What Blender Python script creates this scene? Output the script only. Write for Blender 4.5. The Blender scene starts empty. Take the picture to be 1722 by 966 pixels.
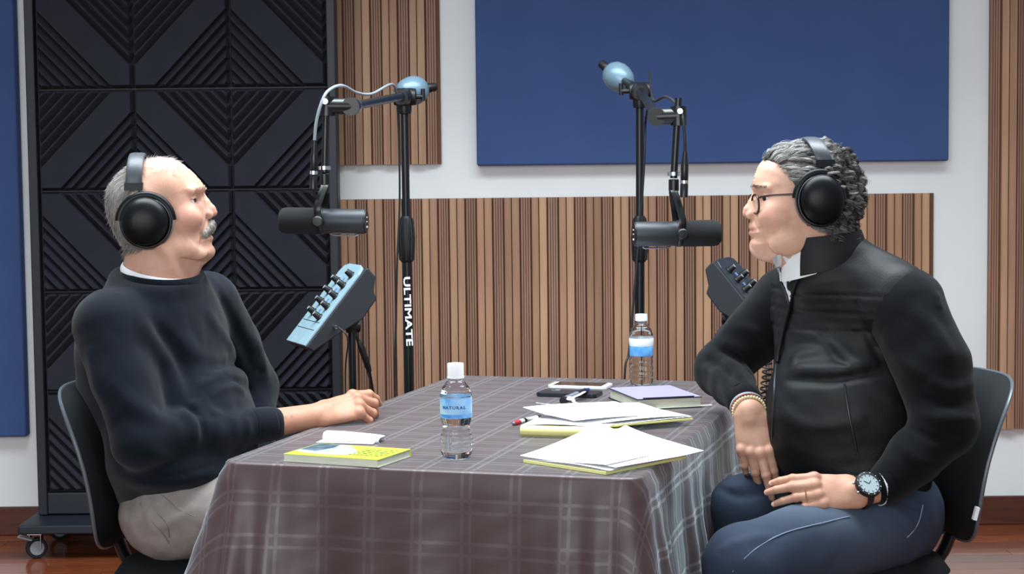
import bpy, bmesh, math, random
import numpy as np
from mathutils import Vector, Matrix

random.seed(7)
rng = np.random.default_rng(11)
SC = bpy.context.scene
COL = SC.collection
PI = math.pi

# ------------------------------------------------------------------ camera
FPX, CAM_H, PITCH, ROLL = 2930.0, 1.31, math.atan(200 / 2930.0), 0.011
_d = Vector((0, math.cos(PITCH), -math.sin(PITCH)))
_u0 = Vector((0, math.sin(PITCH), math.cos(PITCH)))
_r0 = Vector((1, 0, 0))
_r = _r0 * math.cos(ROLL) - _u0 * math.sin(ROLL)
_u = _u0 * math.cos(ROLL) + _r0 * math.sin(ROLL)
cam_data = bpy.data.cameras.new('camera')
cam = bpy.data.objects.new('camera', cam_data)
COL.objects.link(cam)
cam_data.sensor_width = 36.0
cam_data.lens = 36.0 * FPX / 1722.0
cam_data.clip_start = 0.05
_m = Matrix.Identity(4)
for i in range(3):
    _m[i][0], _m[i][1], _m[i][2] = _r[i], _u[i], -_d[i]
_m[2][3] = CAM_H
cam.matrix_world = _m
SC.camera = cam


def at(px, py, Y):
    """world point at distance Y from the camera plane that stands at photo position px, py"""
    v = _d + _r * ((px - 861.0) / FPX) - _u * ((py - 483.0) / FPX)
    return Vector((0, 0, CAM_H)) + v * (Y / v.y)


# ------------------------------------------------------------------ world, lights, exposure
world = bpy.data.worlds.new('world')
SC.world = world
world.use_nodes = True
_bg = world.node_tree.nodes['Background']
_bg.inputs[0].default_value = (0.80, 0.90, 1.0, 1)
_bg.inputs[1].default_value = 0.40


def area(name, loc, target, sx, sy, power, color, spread=180):
    d = bpy.data.lights.new(name, 'AREA')
    d.shape = 'RECTANGLE'
    d.spread = math.radians(spread)
    d.size, d.size_y, d.energy, d.color = sx, sy, power, color
    o = bpy.data.objects.new(name, d)
    COL.objects.link(o)
    o.location = loc
    o.rotation_euler = (Vector(target) - Vector(loc)).to_track_quat('-Z', 'Y').to_euler()
    return o


area('ceiling_light_bank', (0.05, 4.0, 2.95), (0.05, 4.0, 0), 3.3, 1.2, 132, (0.86, 0.95, 1.0), 125)
area('front_fill_light', (-1.0, -1.4, 1.9), (0.0, 4.5, 1.1), 4.0, 2.0, 165, (0.95, 0.98, 1.0))  # unseen fill light added behind the camera to brighten the near sides

SC.view_settings.view_transform = 'Standard'
SC.view_settings.look = 'None'
SC.view_settings.exposure = 0.0
SC.view_settings.gamma = 1.0
SC.view_settings.use_curve_mapping = False


# ------------------------------------------------------------------ materials
def lin(c):
    if isinstance(c, str):
        c = tuple(int(c[i:i + 2], 16) / 255 for i in (0, 2, 4))
    return tuple((x / 12.92 if x <= 0.04045 else ((x + 0.055) / 1.055) ** 2.4) for x in c) + (1.0,)


MATS = {}


def mat(name, color, rough=0.5, metal=0.0, spec=0.5, vary=None, vscale=20.0, stretch=(1, 1, 1), bump=0.0, bscale=200.0,
        bstretch=(1, 1, 1), rand=0.0, sheen=0.0, coat=0.0, attr=False, trans=0.0, ior=1.45, sss=0.0, alpha=1.0):
    m = bpy.data.materials.new(name)
    m.use_nodes = True
    nt = m.node_tree
    N, L = nt.nodes, nt.links
    b = N['Principled BSDF']
    b.inputs['Roughness'].default_value = rough
    b.inputs['Metallic'].default_value = metal
    b.inputs['Specular IOR Level'].default_value = spec
    b.inputs['IOR'].default_value = ior
    b.inputs['Transmission Weight'].default_value = trans
    b.inputs['Coat Weight'].default_value = coat
    b.inputs['Alpha'].default_value = alpha
    if sheen:
        b.inputs['Sheen Weight'].default_value = sheen
        b.inputs['Sheen Roughness'].default_value = 0.5
    if sss:
        b.inputs['Subsurface Weight'].default_value = sss
        b.inputs['Subsurface Radius'].default_value = (0.012, 0.005, 0.003)
        b.inputs['Subsurface Scale'].default_value = 0.6
    col = lin(color)
    b.inputs['Base Color'].default_value = col
    src = None
    tc = N.new('ShaderNodeTexCoord')

    def mapped(st):
        mp = N.new('ShaderNodeMapping')
        mp.inputs['Scale'].default_value = st
        L.new(tc.outputs['Object'], mp.inputs['Vector'])
        return mp.outputs['Vector']
    if attr:
        a = N.new('ShaderNodeAttribute')
        a.attribute_name = 'tint'
        src = a.outputs['Color']
    if vary is not None:
        nz = N.new('ShaderNodeTexNoise')
        nz.inputs['Scale'].default_value = vscale
        nz.inputs['Detail'].default_value = 5.0
        L.new(mapped(stretch), nz.inputs['Vector'])
        mx = N.new('ShaderNodeMix')
        mx.data_type = 'RGBA'
        rp = N.new('ShaderNodeValToRGB')
        rp.color_ramp.elements[0].position = 0.33
        rp.color_ramp.elements[1].position = 0.67
        L.new(nz.outputs['Fac'], rp.inputs['Fac'])
        L.new(rp.outputs['Color'], mx.inputs['Factor'])
        if src is None:
            mx.inputs['A'].default_value = col
            mx.inputs['B'].default_value = lin(vary)
        else:
            ml = N.new('ShaderNodeMix')
            ml.data_type = 'RGBA'
            ml.blend_type = 'MULTIPLY'
            ml.inputs['Factor'].default_value = 1.0
            L.new(src, ml.inputs['A'])
            ml.inputs['B'].default_value = lin(vary)
            L.new(src, mx.inputs['A'])
            L.new(ml.outputs['Result'], mx.inputs['B'])
        src = mx.outputs['Result']
    if rand:
        oi = N.new('ShaderNodeObjectInfo')
        mr = N.new('ShaderNodeMapRange')
        mr.inputs['To Min'].default_value = 1 - rand
        mr.inputs['To Max'].default_value = 1 + rand
        L.new(oi.outputs['Random'], mr.inputs['Value'])
        hs = N.new('ShaderNodeHueSaturation')
        L.new(mr.outputs['Result'], hs.inputs['Value'])
        if src is None:
            hs.inputs['Color'].default_value = col
        else:
            L.new(src, hs.inputs['Color'])
        src = hs.outputs['Color']
    if src is not None:
        L.new(src, b.inputs['Base Color'])
    if bump:
        nb = N.new('ShaderNodeTexNoise')
        nb.inputs['Scale'].default_value = bscale
        nb.inputs['Detail'].default_value = 3.0
        L.new(mapped(bstretch), nb.inputs['Vector'])
        bp = N.new('ShaderNodeBump')
        bp.inputs['Strength'].default_value = bump
        bp.inputs['Distance'].default_value = 0.002
        L.new(nb.outputs['Fac'], bp.inputs['Height'])
        L.new(bp.outputs['Normal'], b.inputs['Normal'])
    MATS[name] = m
    return m


# ------------------------------------------------------------------ mesh helpers
class MB:
    """collects shapes, then links them as one mesh object"""

    def __init__(self):
        self.v, self.f, self.mi, self.cur = [], [], [], 0

    def quad_ids(self, base, faces):
        for f in faces:
            self.f.append(tuple(base + i for i in f))
            self.mi.append(self.cur)

    def box(self, c, s, rot=None):
        b = len(self.v)
        for sx, sy, sz in ((-1, -1, -1), (1, -1, -1), (1, 1, -1), (-1, 1, -1), (-1, -1, 1), (1, -1, 1), (1, 1, 1), (-1, 1, 1)):
            p = Vector((sx * s[0] / 2, sy * s[1] / 2, sz * s[2] / 2))
            if rot is not None:
                p = rot @ p
            self.v.append(p + Vector(c))
        self.quad_ids(b, ((0, 3, 2, 1), (4, 5, 6, 7), (0, 1, 5, 4), (1, 2, 6, 5), (2, 3, 7, 6), (3, 0, 4, 7)))
        return self

    def tube(self, pts, r, n=12, caps=True, closed=False, flat=None):
        pts = [Vector(p) for p in pts]
        m = len(pts)
        rr = r if isinstance(r, (list, tuple)) else [r] * m
        b = len(self.v)
        prev = None
        for i, p in enumerate(pts):
            if closed:
                t = pts[(i + 1) % m] - pts[i - 1]
            else:
                t = pts[min(i + 1, m - 1)] - pts[max(i - 1, 0)]
            t.normalize()
            if prev is None:
                a = Vector((0, 0, 1)) if abs(t.z) < 0.9 else Vector((1, 0, 0))
                nrm = (a - t * a.dot(t)).normalized()
            else:
                nrm = (prev - t * prev.dot(t)).normalized()
            prev = nrm
            bn = t.cross(nrm)
            for k in range(n):
                an = 2 * PI * k / n
                ka, kb = (1, 1) if flat is None else flat
                self.v.append(p + (nrm * math.cos(an) * ka + bn * math.sin(an) * kb) * rr[i])
        for i in range(m if closed else m - 1):
            j = (i + 1) % m
            for k in range(n):
                k2 = (k + 1) % n
                self.f.append((b + i * n + k, b + i * n + k2, b + j * n + k2, b + j * n + k))
                self.mi.append(self.cur)
        if caps and not closed:
            self.f.append(tuple(b + k for k in reversed(range(n))))
            self.f.append(tuple(b + (m - 1) * n + k for k in range(n)))
            self.mi += [self.cur, self.cur]
        return self

    def lathe(self, prof, n=24, origin=(0, 0, 0), axis=(0, 0, 1), cap=True):
        """prof: list of (radius, height along axis)"""
        ax = Vector(axis).normalized()
        q = Vector((0, 0, 1)).rotation_difference(ax)
        b = len(self.v)
        o = Vector(origin)
        for r, h in prof:
            for k in range(n):
                an = 2 * PI * k / n
                self.v.append(o + q @ Vector((r * math.cos(an), r * math.sin(an), h)))
        m = len(prof)
        for i in range(m - 1):
            for k in range(n):
                k2 = (k + 1) % n
                self.f.append((b + i * n + k, b + i * n + k2, b + (i + 1) * n + k2, b + (i + 1) * n + k))
                self.mi.append(self.cur)
        if cap:
            self.f.append(tuple(b + k for k in reversed(range(n))))
            self.f.append(tuple(b + (m - 1) * n + k for k in range(n)))
            self.mi += [self.cur, self.cur]
        return self

    def prism(self, poly, z0, z1, mtx=None):
        b = len(self.v)
        n = len(poly)
        for z in (z0, z1):
            for x, y in poly:
                p = Vector((x, y, z))
                self.v.append(mtx @ p if mtx is not None else p)
        self.f.append(tuple(b + k for k in reversed(range(n))))
        self.f.append(tuple(b + n + k for k in range(n)))
        self.mi += [self.cur, self.cur]
        for k in range(n):
            k2 = (k + 1) % n
            self.f.append((b + k, b + k2, b + n + k2, b + n + k))
            self.mi.append(self.cur)
        return self

    def grid(self, P):
        """P: 2-D list of points"""
        b = len(self.v)
        h, w = len(P), len(P[0])
        for row in P:
            for p in row:
                self.v.append(Vector(p))
        for i in range(h - 1):
            for j in range(w - 1):
                self.f.append((b + i * w + j, b + i * w + j + 1, b + (i + 1) * w + j + 1, b + (i + 1) * w + j))
                self.mi.append(self.cur)
        return self

    def mesh(self, name, mats, smooth=False):
        me = bpy.data.meshes.new(name)
        me.from_pydata([tuple(v) for v in self.v], [], self.f)
        for m in (mats if isinstance(mats, (list, tuple)) else [mats]):
            me.materials.append(MATS[m] if isinstance(m, str) else m)
        me.polygons.foreach_set('material_index', self.mi)
        if smooth:
            me.polygons.foreach_set('use_smooth', [True] * len(me.polygons))
            try:
                me.set_sharp_from_angle(angle=math.radians(38))
            except Exception:
                pass
        me.update()
        return me

    def build(self, name, mats, parent=None, smooth=False, bevel=0.0, seg=2, loc=None):
        o = bpy.data.objects.new(name, self.mesh(name, mats, smooth))
        COL.objects.link(o)
        if loc is not None:
            o.location = loc
        if parent is not None:
            adopt(o, parent)
        if bevel:
            bv = o.modifiers.new('bevel', 'BEVEL')
            bv.width, bv.segments, bv.limit_method, bv.angle_limit = bevel, seg, 'ANGLE', math.radians(40)
            bv.harden_normals = False
        return o


def mw(o):
    """world matrix without waiting for the depsgraph"""
    m = o.matrix_basis.copy()
    if o.parent is not None:
        m = mw(o.parent) @ o.matrix_parent_inverse @ m
    return m


def adopt(o, parent):
    """parent o and keep its place in the world"""
    o.parent = parent
    o.matrix_parent_inverse = mw(parent).inverted()


def thing(name, label, cat, loc=(0, 0, 0), group=None):
    o = bpy.data.objects.new(name, None)
    o.empty_display_size = 0.05
    COL.objects.link(o)
    o.location = loc
    return tag(o, label, cat, group)


def tag(o, label=None, cat=None, group=None, kind=None):
    for k, v in (('label', label), ('category', cat), ('group', group), ('kind', kind)):
        if v:
            o[k] = v
    return o


def text_obj(name, body, size, material, parent, matrix, extrude=0.0003, align='CENTER', sx=1.0, font_bold=0.0):
    """lettering turned into a mesh"""
    cu = bpy.data.curves.new(name, 'FONT')
    cu.body, cu.size, cu.extrude, cu.align_x, cu.align_y = body, size, extrude, align, 'CENTER'
    cu.offset = font_bold
    cu.resolution_u = 3
    tmp = bpy.data.objects.new('tmp', cu)
    COL.objects.link(tmp)
    dg = bpy.context.evaluated_depsgraph_get()
    me = bpy.data.meshes.new_from_object(tmp.evaluated_get(dg))
    bpy.data.objects.remove(tmp)
    me.materials.clear()
    me.materials.append(MATS[material])
    o = bpy.data.objects.new(name, me)
    COL.objects.link(o)
    o.matrix_world = matrix @ Matrix.Diagonal((sx, 1, 1, 1))
    o.matrix_basis = matrix @ Matrix.Diagonal((sx, 1, 1, 1))
    if parent is not None:
        adopt(o, parent)
    return o


def frame(origin, xdir, zdir):
    """4x4 with local x along xdir and local z close to zdir"""
    x = Vector(xdir).normalized()
    z = Vector(zdir)
    y = z.cross(x).normalized()
    z = x.cross(y).normalized()
    m = Matrix.Identity(4)
    for i in range(3):
        m[i][0], m[i][1], m[i][2], m[i][3] = x[i], y[i], z[i], origin[i]
    return m


def spline(pts, n=8, closed=False):
    """Catmull-Rom through pts"""
    P = [Vector(p) for p in pts]
    out = []
    m = len(P)
    for i in range(m if closed else m - 1):
        if closed:
            a, b, c, d = P[i - 1], P[i], P[(i + 1) % m], P[(i + 2) % m]
        else:
            a, b, c, d = P[max(i - 1, 0)], P[i], P[i + 1], P[min(i + 2, m - 1)]
        for k in range(n):
            t = k / n
            out.append(0.5 * ((2 * b) + (c - a) * t + (2 * a - 5 * b + 4 * c - d) * t * t + (3 * b - a - 3 * c + d) * t ** 3))
    if not closed:
        out.append(P[-1])
    return out


# ================================================================== THE ROOM
WALL_Y = 6.26
mat('wall_paint', 'eef0f0', 0.85, vary='e8eaea', vscale=3, bump=0.05, bscale=90)
mat('plank_wood', '8a4a2c', 0.22, vary='6b3420', vscale=9, stretch=(1, 9, 9), rand=0.3, coat=0.3)
mat('floor_base', '3a2016', 0.6)
mat('baseboard_wood', '5a2f20', 0.4, vary='47241a', vscale=10, stretch=(1, 8, 8))
mat('blue_fabric', '3f5586', 0.95, vary='3c5281', vscale=6, bump=0.25, bscale=900)
mat('slat_light', 'ae866a', 0.55, vary='966f56', vscale=26, stretch=(2.5, 1, .12), rand=0.13, bump=0.1, bscale=120, bstretch=(1, 1, .04))
mat('slat_brown', '9f7a66', 0.6, vary='8a6552', vscale=30, stretch=(2.5, 1, .1), rand=0.12, bump=0.1, bscale=120, bstretch=(1, 1, .04))
mat('slat_mid', 'a37c60', 0.55, vary='8a654d', vscale=26, stretch=(2.5, 1, .12), rand=0.15, bump=0.1, bscale=120, bstretch=(1, 1, .04))
mat('slat_pale', 'bd9676', 0.55, vary='a88163', vscale=26, stretch=(2.5, 1, .12), rand=0.12, bump=0.1, bscale=120, bstretch=(1, 1, .04))
mat('slat_backing', '6a4936', 0.8)
mat('gobo_frame', '1b1f28', 0.5)
mat('foam', '1f212c', 0.9, vary='1b1d27', vscale=14, bump=0.15, bscale=600)
mat('rubber_dark', '17181c', 0.7)
mat('caster_grey', '8d9298', 0.45)
mat('steel', 'b9bdc2', 0.3, metal=1.0)

o = MB().box((0, WALL_Y + 0.08, 1.55), (9.0, 0.16, 3.5)).build('wall_back', 'wall_paint')
tag(o, 'white painted back wall behind the panels', kind='structure')

floor = MB().box((0, 3.2, -0.045), (9.0, 6.4, 0.06)).build('floor', 'floor_base')
tag(floor, 'reddish brown glossy hardwood plank floor', kind='structure')
_pl = {}
row = 0
y = WALL_Y - 0.055
while y > 2.4:
    x = -4.2 + random.uniform(-0.25, 0.0)
    while x < 4.2:
        ln = random.choice((1.0, 1.2, 1.5))
        if ln not in _pl:
            _pl[ln] = MB().box((0, 0, -0.006), (ln - 0.002, 0.098, 0.014)).mesh('plank', 'plank_wood')
        p = bpy.data.objects.new('plank', _pl[ln])
        COL.objects.link(p)
        p.location = (x + ln / 2, y, -0.001)
        p.parent = floor
        x += ln
    y -= 0.1
bb = MB()
bb.box((0, WALL_Y - 0.009, 0.052), (9.0, 0.018, 0.104))
o = bb.build('baseboard_back', 'baseboard_wood', bevel=0.004)
tag(o, 'dark brown wooden baseboard along the back wall', kind='structure')


# ---- fabric wrapped wall panels
def fabric_panel(x0, x1, z0, z1, label):
    t = thing('acoustic_wall_panel', label, 'wall panel', ((x0 + x1) / 2, WALL_Y, z0), 'blue acoustic wall panels')
    MB().box(((x0 + x1) / 2, WALL_Y - 0.029, (z0 + z1) / 2), (x1 - x0, 0.056, z1 - z0)).build('fabric_face', 'blue_fabric', t, bevel=0.008, seg=3)
    # folded fabric hem round the edge
    MB().box(((x0 + x1) / 2, WALL_Y - 0.003, (z0 + z1) / 2), (x1 - x0 - .02, 0.006, z1 - z0 - .02)).build('backing_board', 'slat_backing', t)
    return t


a, b = at(802, 279, WALL_Y - .05), at(1595, 271, WALL_Y - .05)
fabric_panel(a.x, b.x, (a.z + b.z) / 2, 2.75, 'wide navy blue fabric acoustic panel high on the wall above the slats')
b = at(45, 735, WALL_Y - .05)
fabric_panel(b.x - 0.9, b.x, b.z, 2.75, 'navy blue fabric acoustic panel at the far left beside the foam screen')


# ---- wooden slat panels
def slat_meshes(h):
    M = {}
    for nm, w in (('a', 0.0235), ('b', 0.0255)):
        for mi_, mt_ in enumerate(('slat_light', 'slat_mid', 'slat_pale')):
            m = MB().box((0, -0.011, h / 2), (w, 0.022, h))
            M[nm + str(mi_)] = (m.mesh('slat', mt_), w)
    m = MB()                                            # reeded strip: four narrow ribs on a thin back
    w = 0.035
    prof = [(-w / 2, 0)]
    for k in range(4):
        c = -w / 2 + w * (k + .5) / 4
        q = w / 8
        prof += [(c - q * .95, -.005), (c - q * .7, -.012), (c + q * .7, -.012), (c + q * .95, -.005)]
    prof += [(w / 2, 0)]
    m.prism([(x, yy) for x, yy in prof][::-1], 0, h)
    M['r'] = (m.mesh('slat', 'slat_brown'), w)
    return M


def slat_panel(x0, x1, z0, z1, label, start=0):
    t = thing('slat_panel', label, 'wall panel', ((x0 + x1) / 2, WALL_Y, z0), 'wooden slat wall panels')
    MB().box(((x0 + x1) / 2, WALL_Y - 0.008, (z0 + z1) / 2), (x1 - x0, 0.010, z1 - z0)).build('backing_board', 'slat_backing', t)
    M = slat_meshes(z1 - z0)
    seq = [('a', .0032), ('b', .0055), ('r', .005)]
    x, i = x0, start
    while True:
        k, gap = seq[i % 3]
        me, w = M[k if k == 'r' else k + random.choice('00122')]
        if x + w > x1 + 0.004:
            break
        s = bpy.data.objects.new('slat', me)
        COL.objects.link(s)
        s.location = (x + w / 2, WALL_Y - 0.013, z0)
        adopt(s, t)
        x += w + gap
        i += 1
    return t


a, b = at(572, 337, WALL_Y - .03), at(1572, 324, WALL_Y - .03)
zb = at(1690, 722, WALL_Y - .03).z
slat_panel(a.x, b.x, zb, (a.z + b.z) / 2, 'long wooden slat panel along the wall behind the table')
b = at(742, 276, WALL_Y - .03)
slat_panel(b.x - .372, b.x, b.z, 2.75, 'narrow upper wooden slat panel between foam screen and blue panel', 1)
a = at(1664, 400, WALL_Y - .03)
slat_panel(a.x, a.x + 0.9, zb, 2.75, 'tall wooden slat panel at the right edge behind the chair', 2)

# ---- rolling foam screen (gobo)
GY = 6.0
gx0, gx1 = at(56, 480, GY).x, at(572, 480, GY).x
gob = thing('acoustic_screen', 'tall black rolling acoustic screen covered in ribbed foam tiles', 'acoustic screen', ((gx0 + gx1) / 2, GY, 0))
pw = 0.031
for x in (gx0 + pw / 2, gx1 - pw / 2):
    MB().box((x, GY + 0.02, 1.23), (pw, 0.085, 2.21)).build('post', 'gobo_frame', gob, bevel=0.004)
T = (gx1 - gx0 - 2 * pw - 0.006) / 3
tz0 = 0.205
MB().box(((gx0 + gx1) / 2, GY + 0.02, 0.165), (gx1 - gx0 - 2 * pw, 0.075, 0.075)).build('bottom_rail', 'gobo_frame', gob, bevel=0.004)
MB().box(((gx0 + gx1) / 2, GY + 0.02, 2.32), (gx1 - gx0, 0.085, 0.04)).build('top_rail', 'gobo_frame', gob, bevel=0.004)
MB().box(((gx0 + gx1) / 2, GY + 0.035, 1.25), (gx1 - gx0 - 2 * pw, 0.03, 2.1)).build('back_board', 'gobo_frame', gob)
MB().box(((gx0 + gx1) / 2, GY + 0.02, 0.108), (gx1 - gx0 + .05, 0.42, 0.03)).build('base_plate', 'gobo_frame', gob, bevel=0.005)


def foam_tile_mesh():
    """square tile cut by diagonal wedges: a broad flat band along one diagonal, six sharp ribs on either side"""
    br = [(0.0, .040), (0.212, .040), (0.226, .013)]
    for k in range(6):
        d0 = .226 + .129 * k
        br += [(d0 + .080, .040), (d0 + .104, .040), (d0 + .129, .013)]
    br = [(d, h) for d, h in br if d < .985] + [(1.0, .013)]
    br = [(-d, h) for d, h in br[::-1]] + br[1:]
    ins = .030
    m = MB()

    def P(x, z, h):
        return Vector(((x - .5) * T * .995, -h, (z - .5) * T * .995))
    rows = []
    for d, h in br:
        s_ = 1 + d                                    # line x + z = 1 + d
        if d <= 0:
            a_, b_ = (0.0, s_), (s_, 0.0)
        else:
            a_, b_ = (d, 1.0), (1.0, d)
        q = []
        for x, z in (a_, b_):
            q.append((x, z))
        sc = 1 - 2 * ins
        inner = [(.5 + (x - .5) * sc, .5 + (z - .5) * sc) for x, z in q]
        rows.append([P(q[0][0], q[0][1], .004), P(inner[0][0], inner[0][1], h), P(inner[1][0], inner[1][1], h), P(q[1][0], q[1][1], .004)])
    m.grid(rows)
    return m.mesh('foam_tile', 'foam')


ft = foam_tile_mesh()
for r in range(6):
    for c in range(3):
        p = bpy.data.objects.new('foam_tile', ft)
        COL.objects.link(p)
        p.location = (gx0 + pw + .003 + T * (c + .5), GY + 0.02, tz0 + .0033 + .348 * r + T / 2 + .004)
        p.scale = (1, 1, .345 / T)
        if (r + c) % 2 == 1:
            p.scale = (-1, 1, .345 / T)
        adopt(p, gob)
for x in (gx0 + .02, gx1 - .02):
    for dy in (-0.15, 0.15):
        cy = GY + .02 + dy
        c = MB()
        c.box((x, cy, .088), (.05, .05, .01))
        c.box((x - .019, cy, .06), (.003, .034, .05)).box((x + .019, cy, .06), (.003, .034, .05))
        c = c.build('caster', 'steel', gob, bevel=.001)
        w = MB()
        w.lathe([(.012, -.012), (.033, -.012), (.036, -.008), (.036, .008), (.033, .012), (.012, .012)], 24, (x, cy, .036), (0.5, -1, 0))
        w.build('wheel', 'rubber_dark', c, smooth=True)
        w = MB().lathe([(.004, -.0145), (.024, -.0138), (.024, .0138), (.004, .0145)], 20, (x, cy, .036), (.5, -1, 0))
        w.build('wheel_hub', 'caster_grey', c, smooth=True)
        MB().box((x - .03, cy - .02, .074), (.05, .03, .006), Matrix.Rotation(.25, 3, 'Y')).build('brake_lever', 'caster_grey', c, bevel=.001)

# ================================================================== TABLE AND CLOTH
TA = math.radians(16.5)
TZ = 0.727
E1 = Vector((math.cos(TA), -math.sin(TA), 0))     # along the front edge, to the right
E2 = Vector((math.sin(TA), math.cos(TA), 0))      # away from the camera
FL = Vector((-0.584, 3.475, 0))
TW, TL = 0.85, 1.48


def tp(u, v, z=0.0):
    """point on the table: u to the right from the front-left corner, v away"""
    return FL + E1 * u + E2 * v + Vector((0, 0, TZ + z))


def on_table(px, py, z=0.0):
    """where the photo position lies on the table plane"""
    a = Vector((0, 0, CAM_H))
    d = at(px, py, 1.0) - a
    t = (TZ + z - CAM_H) / d.z
    return a + d * t


mat('table_board', 'a89a86', 0.5)
mat('table_leg_metal', '3a3c40', 0.4, metal=0.8)
tb = thing('table', 'rectangular table hidden under the brown checked cloth', 'table', tp(TW / 2, TL / 2, -TZ))
R3 = Matrix((E1, E2, Vector((0, 0, 1)))).transposed()
MB().box(tp(TW / 2, TL / 2, -.018), (TW - .012, TL - .012, .028), R3).build('table_top', 'table_board', tb, bevel=.003)
for u in (.07, TW - .07):
    for v in (.08, TL - .08):
        p = tp(u, v)
        MB().tube([(p.x, p.y, 0), (p.x, p.y, TZ - .03)], .016, 10).build('leg', 'table_leg_metal', tb, smooth=True)


def cloth_material():
    m = mat('tablecloth', '6c5a58', 0.34, spec=0.45, bump=0.10, bscale=700, sheen=0.30)
    m.node_tree.nodes['Principled BSDF'].inputs['Sheen Tint'].default_value = (.78, .92, 1, 1)
    nt = m.node_tree
    N, L = nt.nodes, nt.links
    b = N['Principled BSDF']
    uv = N.new('ShaderNodeUVMap')
    sp = N.new('ShaderNodeSeparateXYZ')
    L.new(uv.outputs['UV'], sp.inputs['Vector'])

    def math_node(op, a, bval=None, clamp=False):
        n = N.new('ShaderNodeMath')
        n.operation = op
        n.use_clamp = clamp
        for k, val in enumerate((a, bval)):
            if val is None:
                continue
            if isinstance(val, (int, float)):
                n.inputs[k].default_value = val
            else:
                L.new(val, n.inputs[k])
        return n.outputs[0]
    masks = []
    for ax, per, off, half in (('X', .099, .028, .0085), ('Y', .083, .03, .0115)):
        q = math_node('FRACT', math_node('DIVIDE', math_node('ADD', sp.outputs[ax], 5 * per + off), per))
        dist = math_node('MULTIPLY', math_node('ABSOLUTE', math_node('SUBTRACT', q, .5)), per)
        off2 = math_node('ABSOLUTE', math_node('SUBTRACT', dist, half))
        masks.append(math_node('SUBTRACT', 1.0, math_node('MULTIPLY', math_node('SUBTRACT', off2, .0026), 700.0, True), True))
    mk = math_node('MAXIMUM', masks[0], masks[1])
    mx = N.new('ShaderNodeMix')
    mx.data_type = 'RGBA'
    mx.inputs['A'].default_value = lin('4c3a39')
    mx.inputs['B'].default_value = lin('574647')
    L.new(mk, mx.inputs['Factor'])
    nz = N.new('ShaderNodeTexNoise')
    nz.inputs['Scale'].default_value = 7
    tc = N.new('ShaderNodeTexCoord')
    L.new(tc.outputs['Object'], nz.inputs['Vector'])
    m2 = N.new('ShaderNodeMix')
    m2.data_type = 'RGBA'
    m2.blend_type = 'MULTIPLY'
    m2.inputs['B'].default_value = (.8, .8, .84, 1)
    L.new(nz.outputs['Fac'], m2.inputs['Factor'])
    L.new(mx.outputs['Result'], m2.inputs['A'])
    L.new(m2.outputs['Result'], b.inputs['Base Color'])
    rr = N.new('ShaderNodeMapRange')
    rr.inputs['To Min'].default_value = .42
    rr.inputs['To Max'].default_value = .32
    L.new(mk, rr.inputs['Value'])
    L.new(rr.outputs['Result'], b.inputs['Roughness'])
    sw = N.new('ShaderNodeMapRange')
    sw.inputs['To Min'].default_value = .28
    sw.inputs['To Max'].default_value = .58
    L.new(mk, sw.inputs['Value'])
    L.new(sw.outputs['Result'], b.inputs['Sheen Weight'])
    b.inputs['Sheen Roughness'].default_value = .38
    return m


cloth_material()


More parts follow.
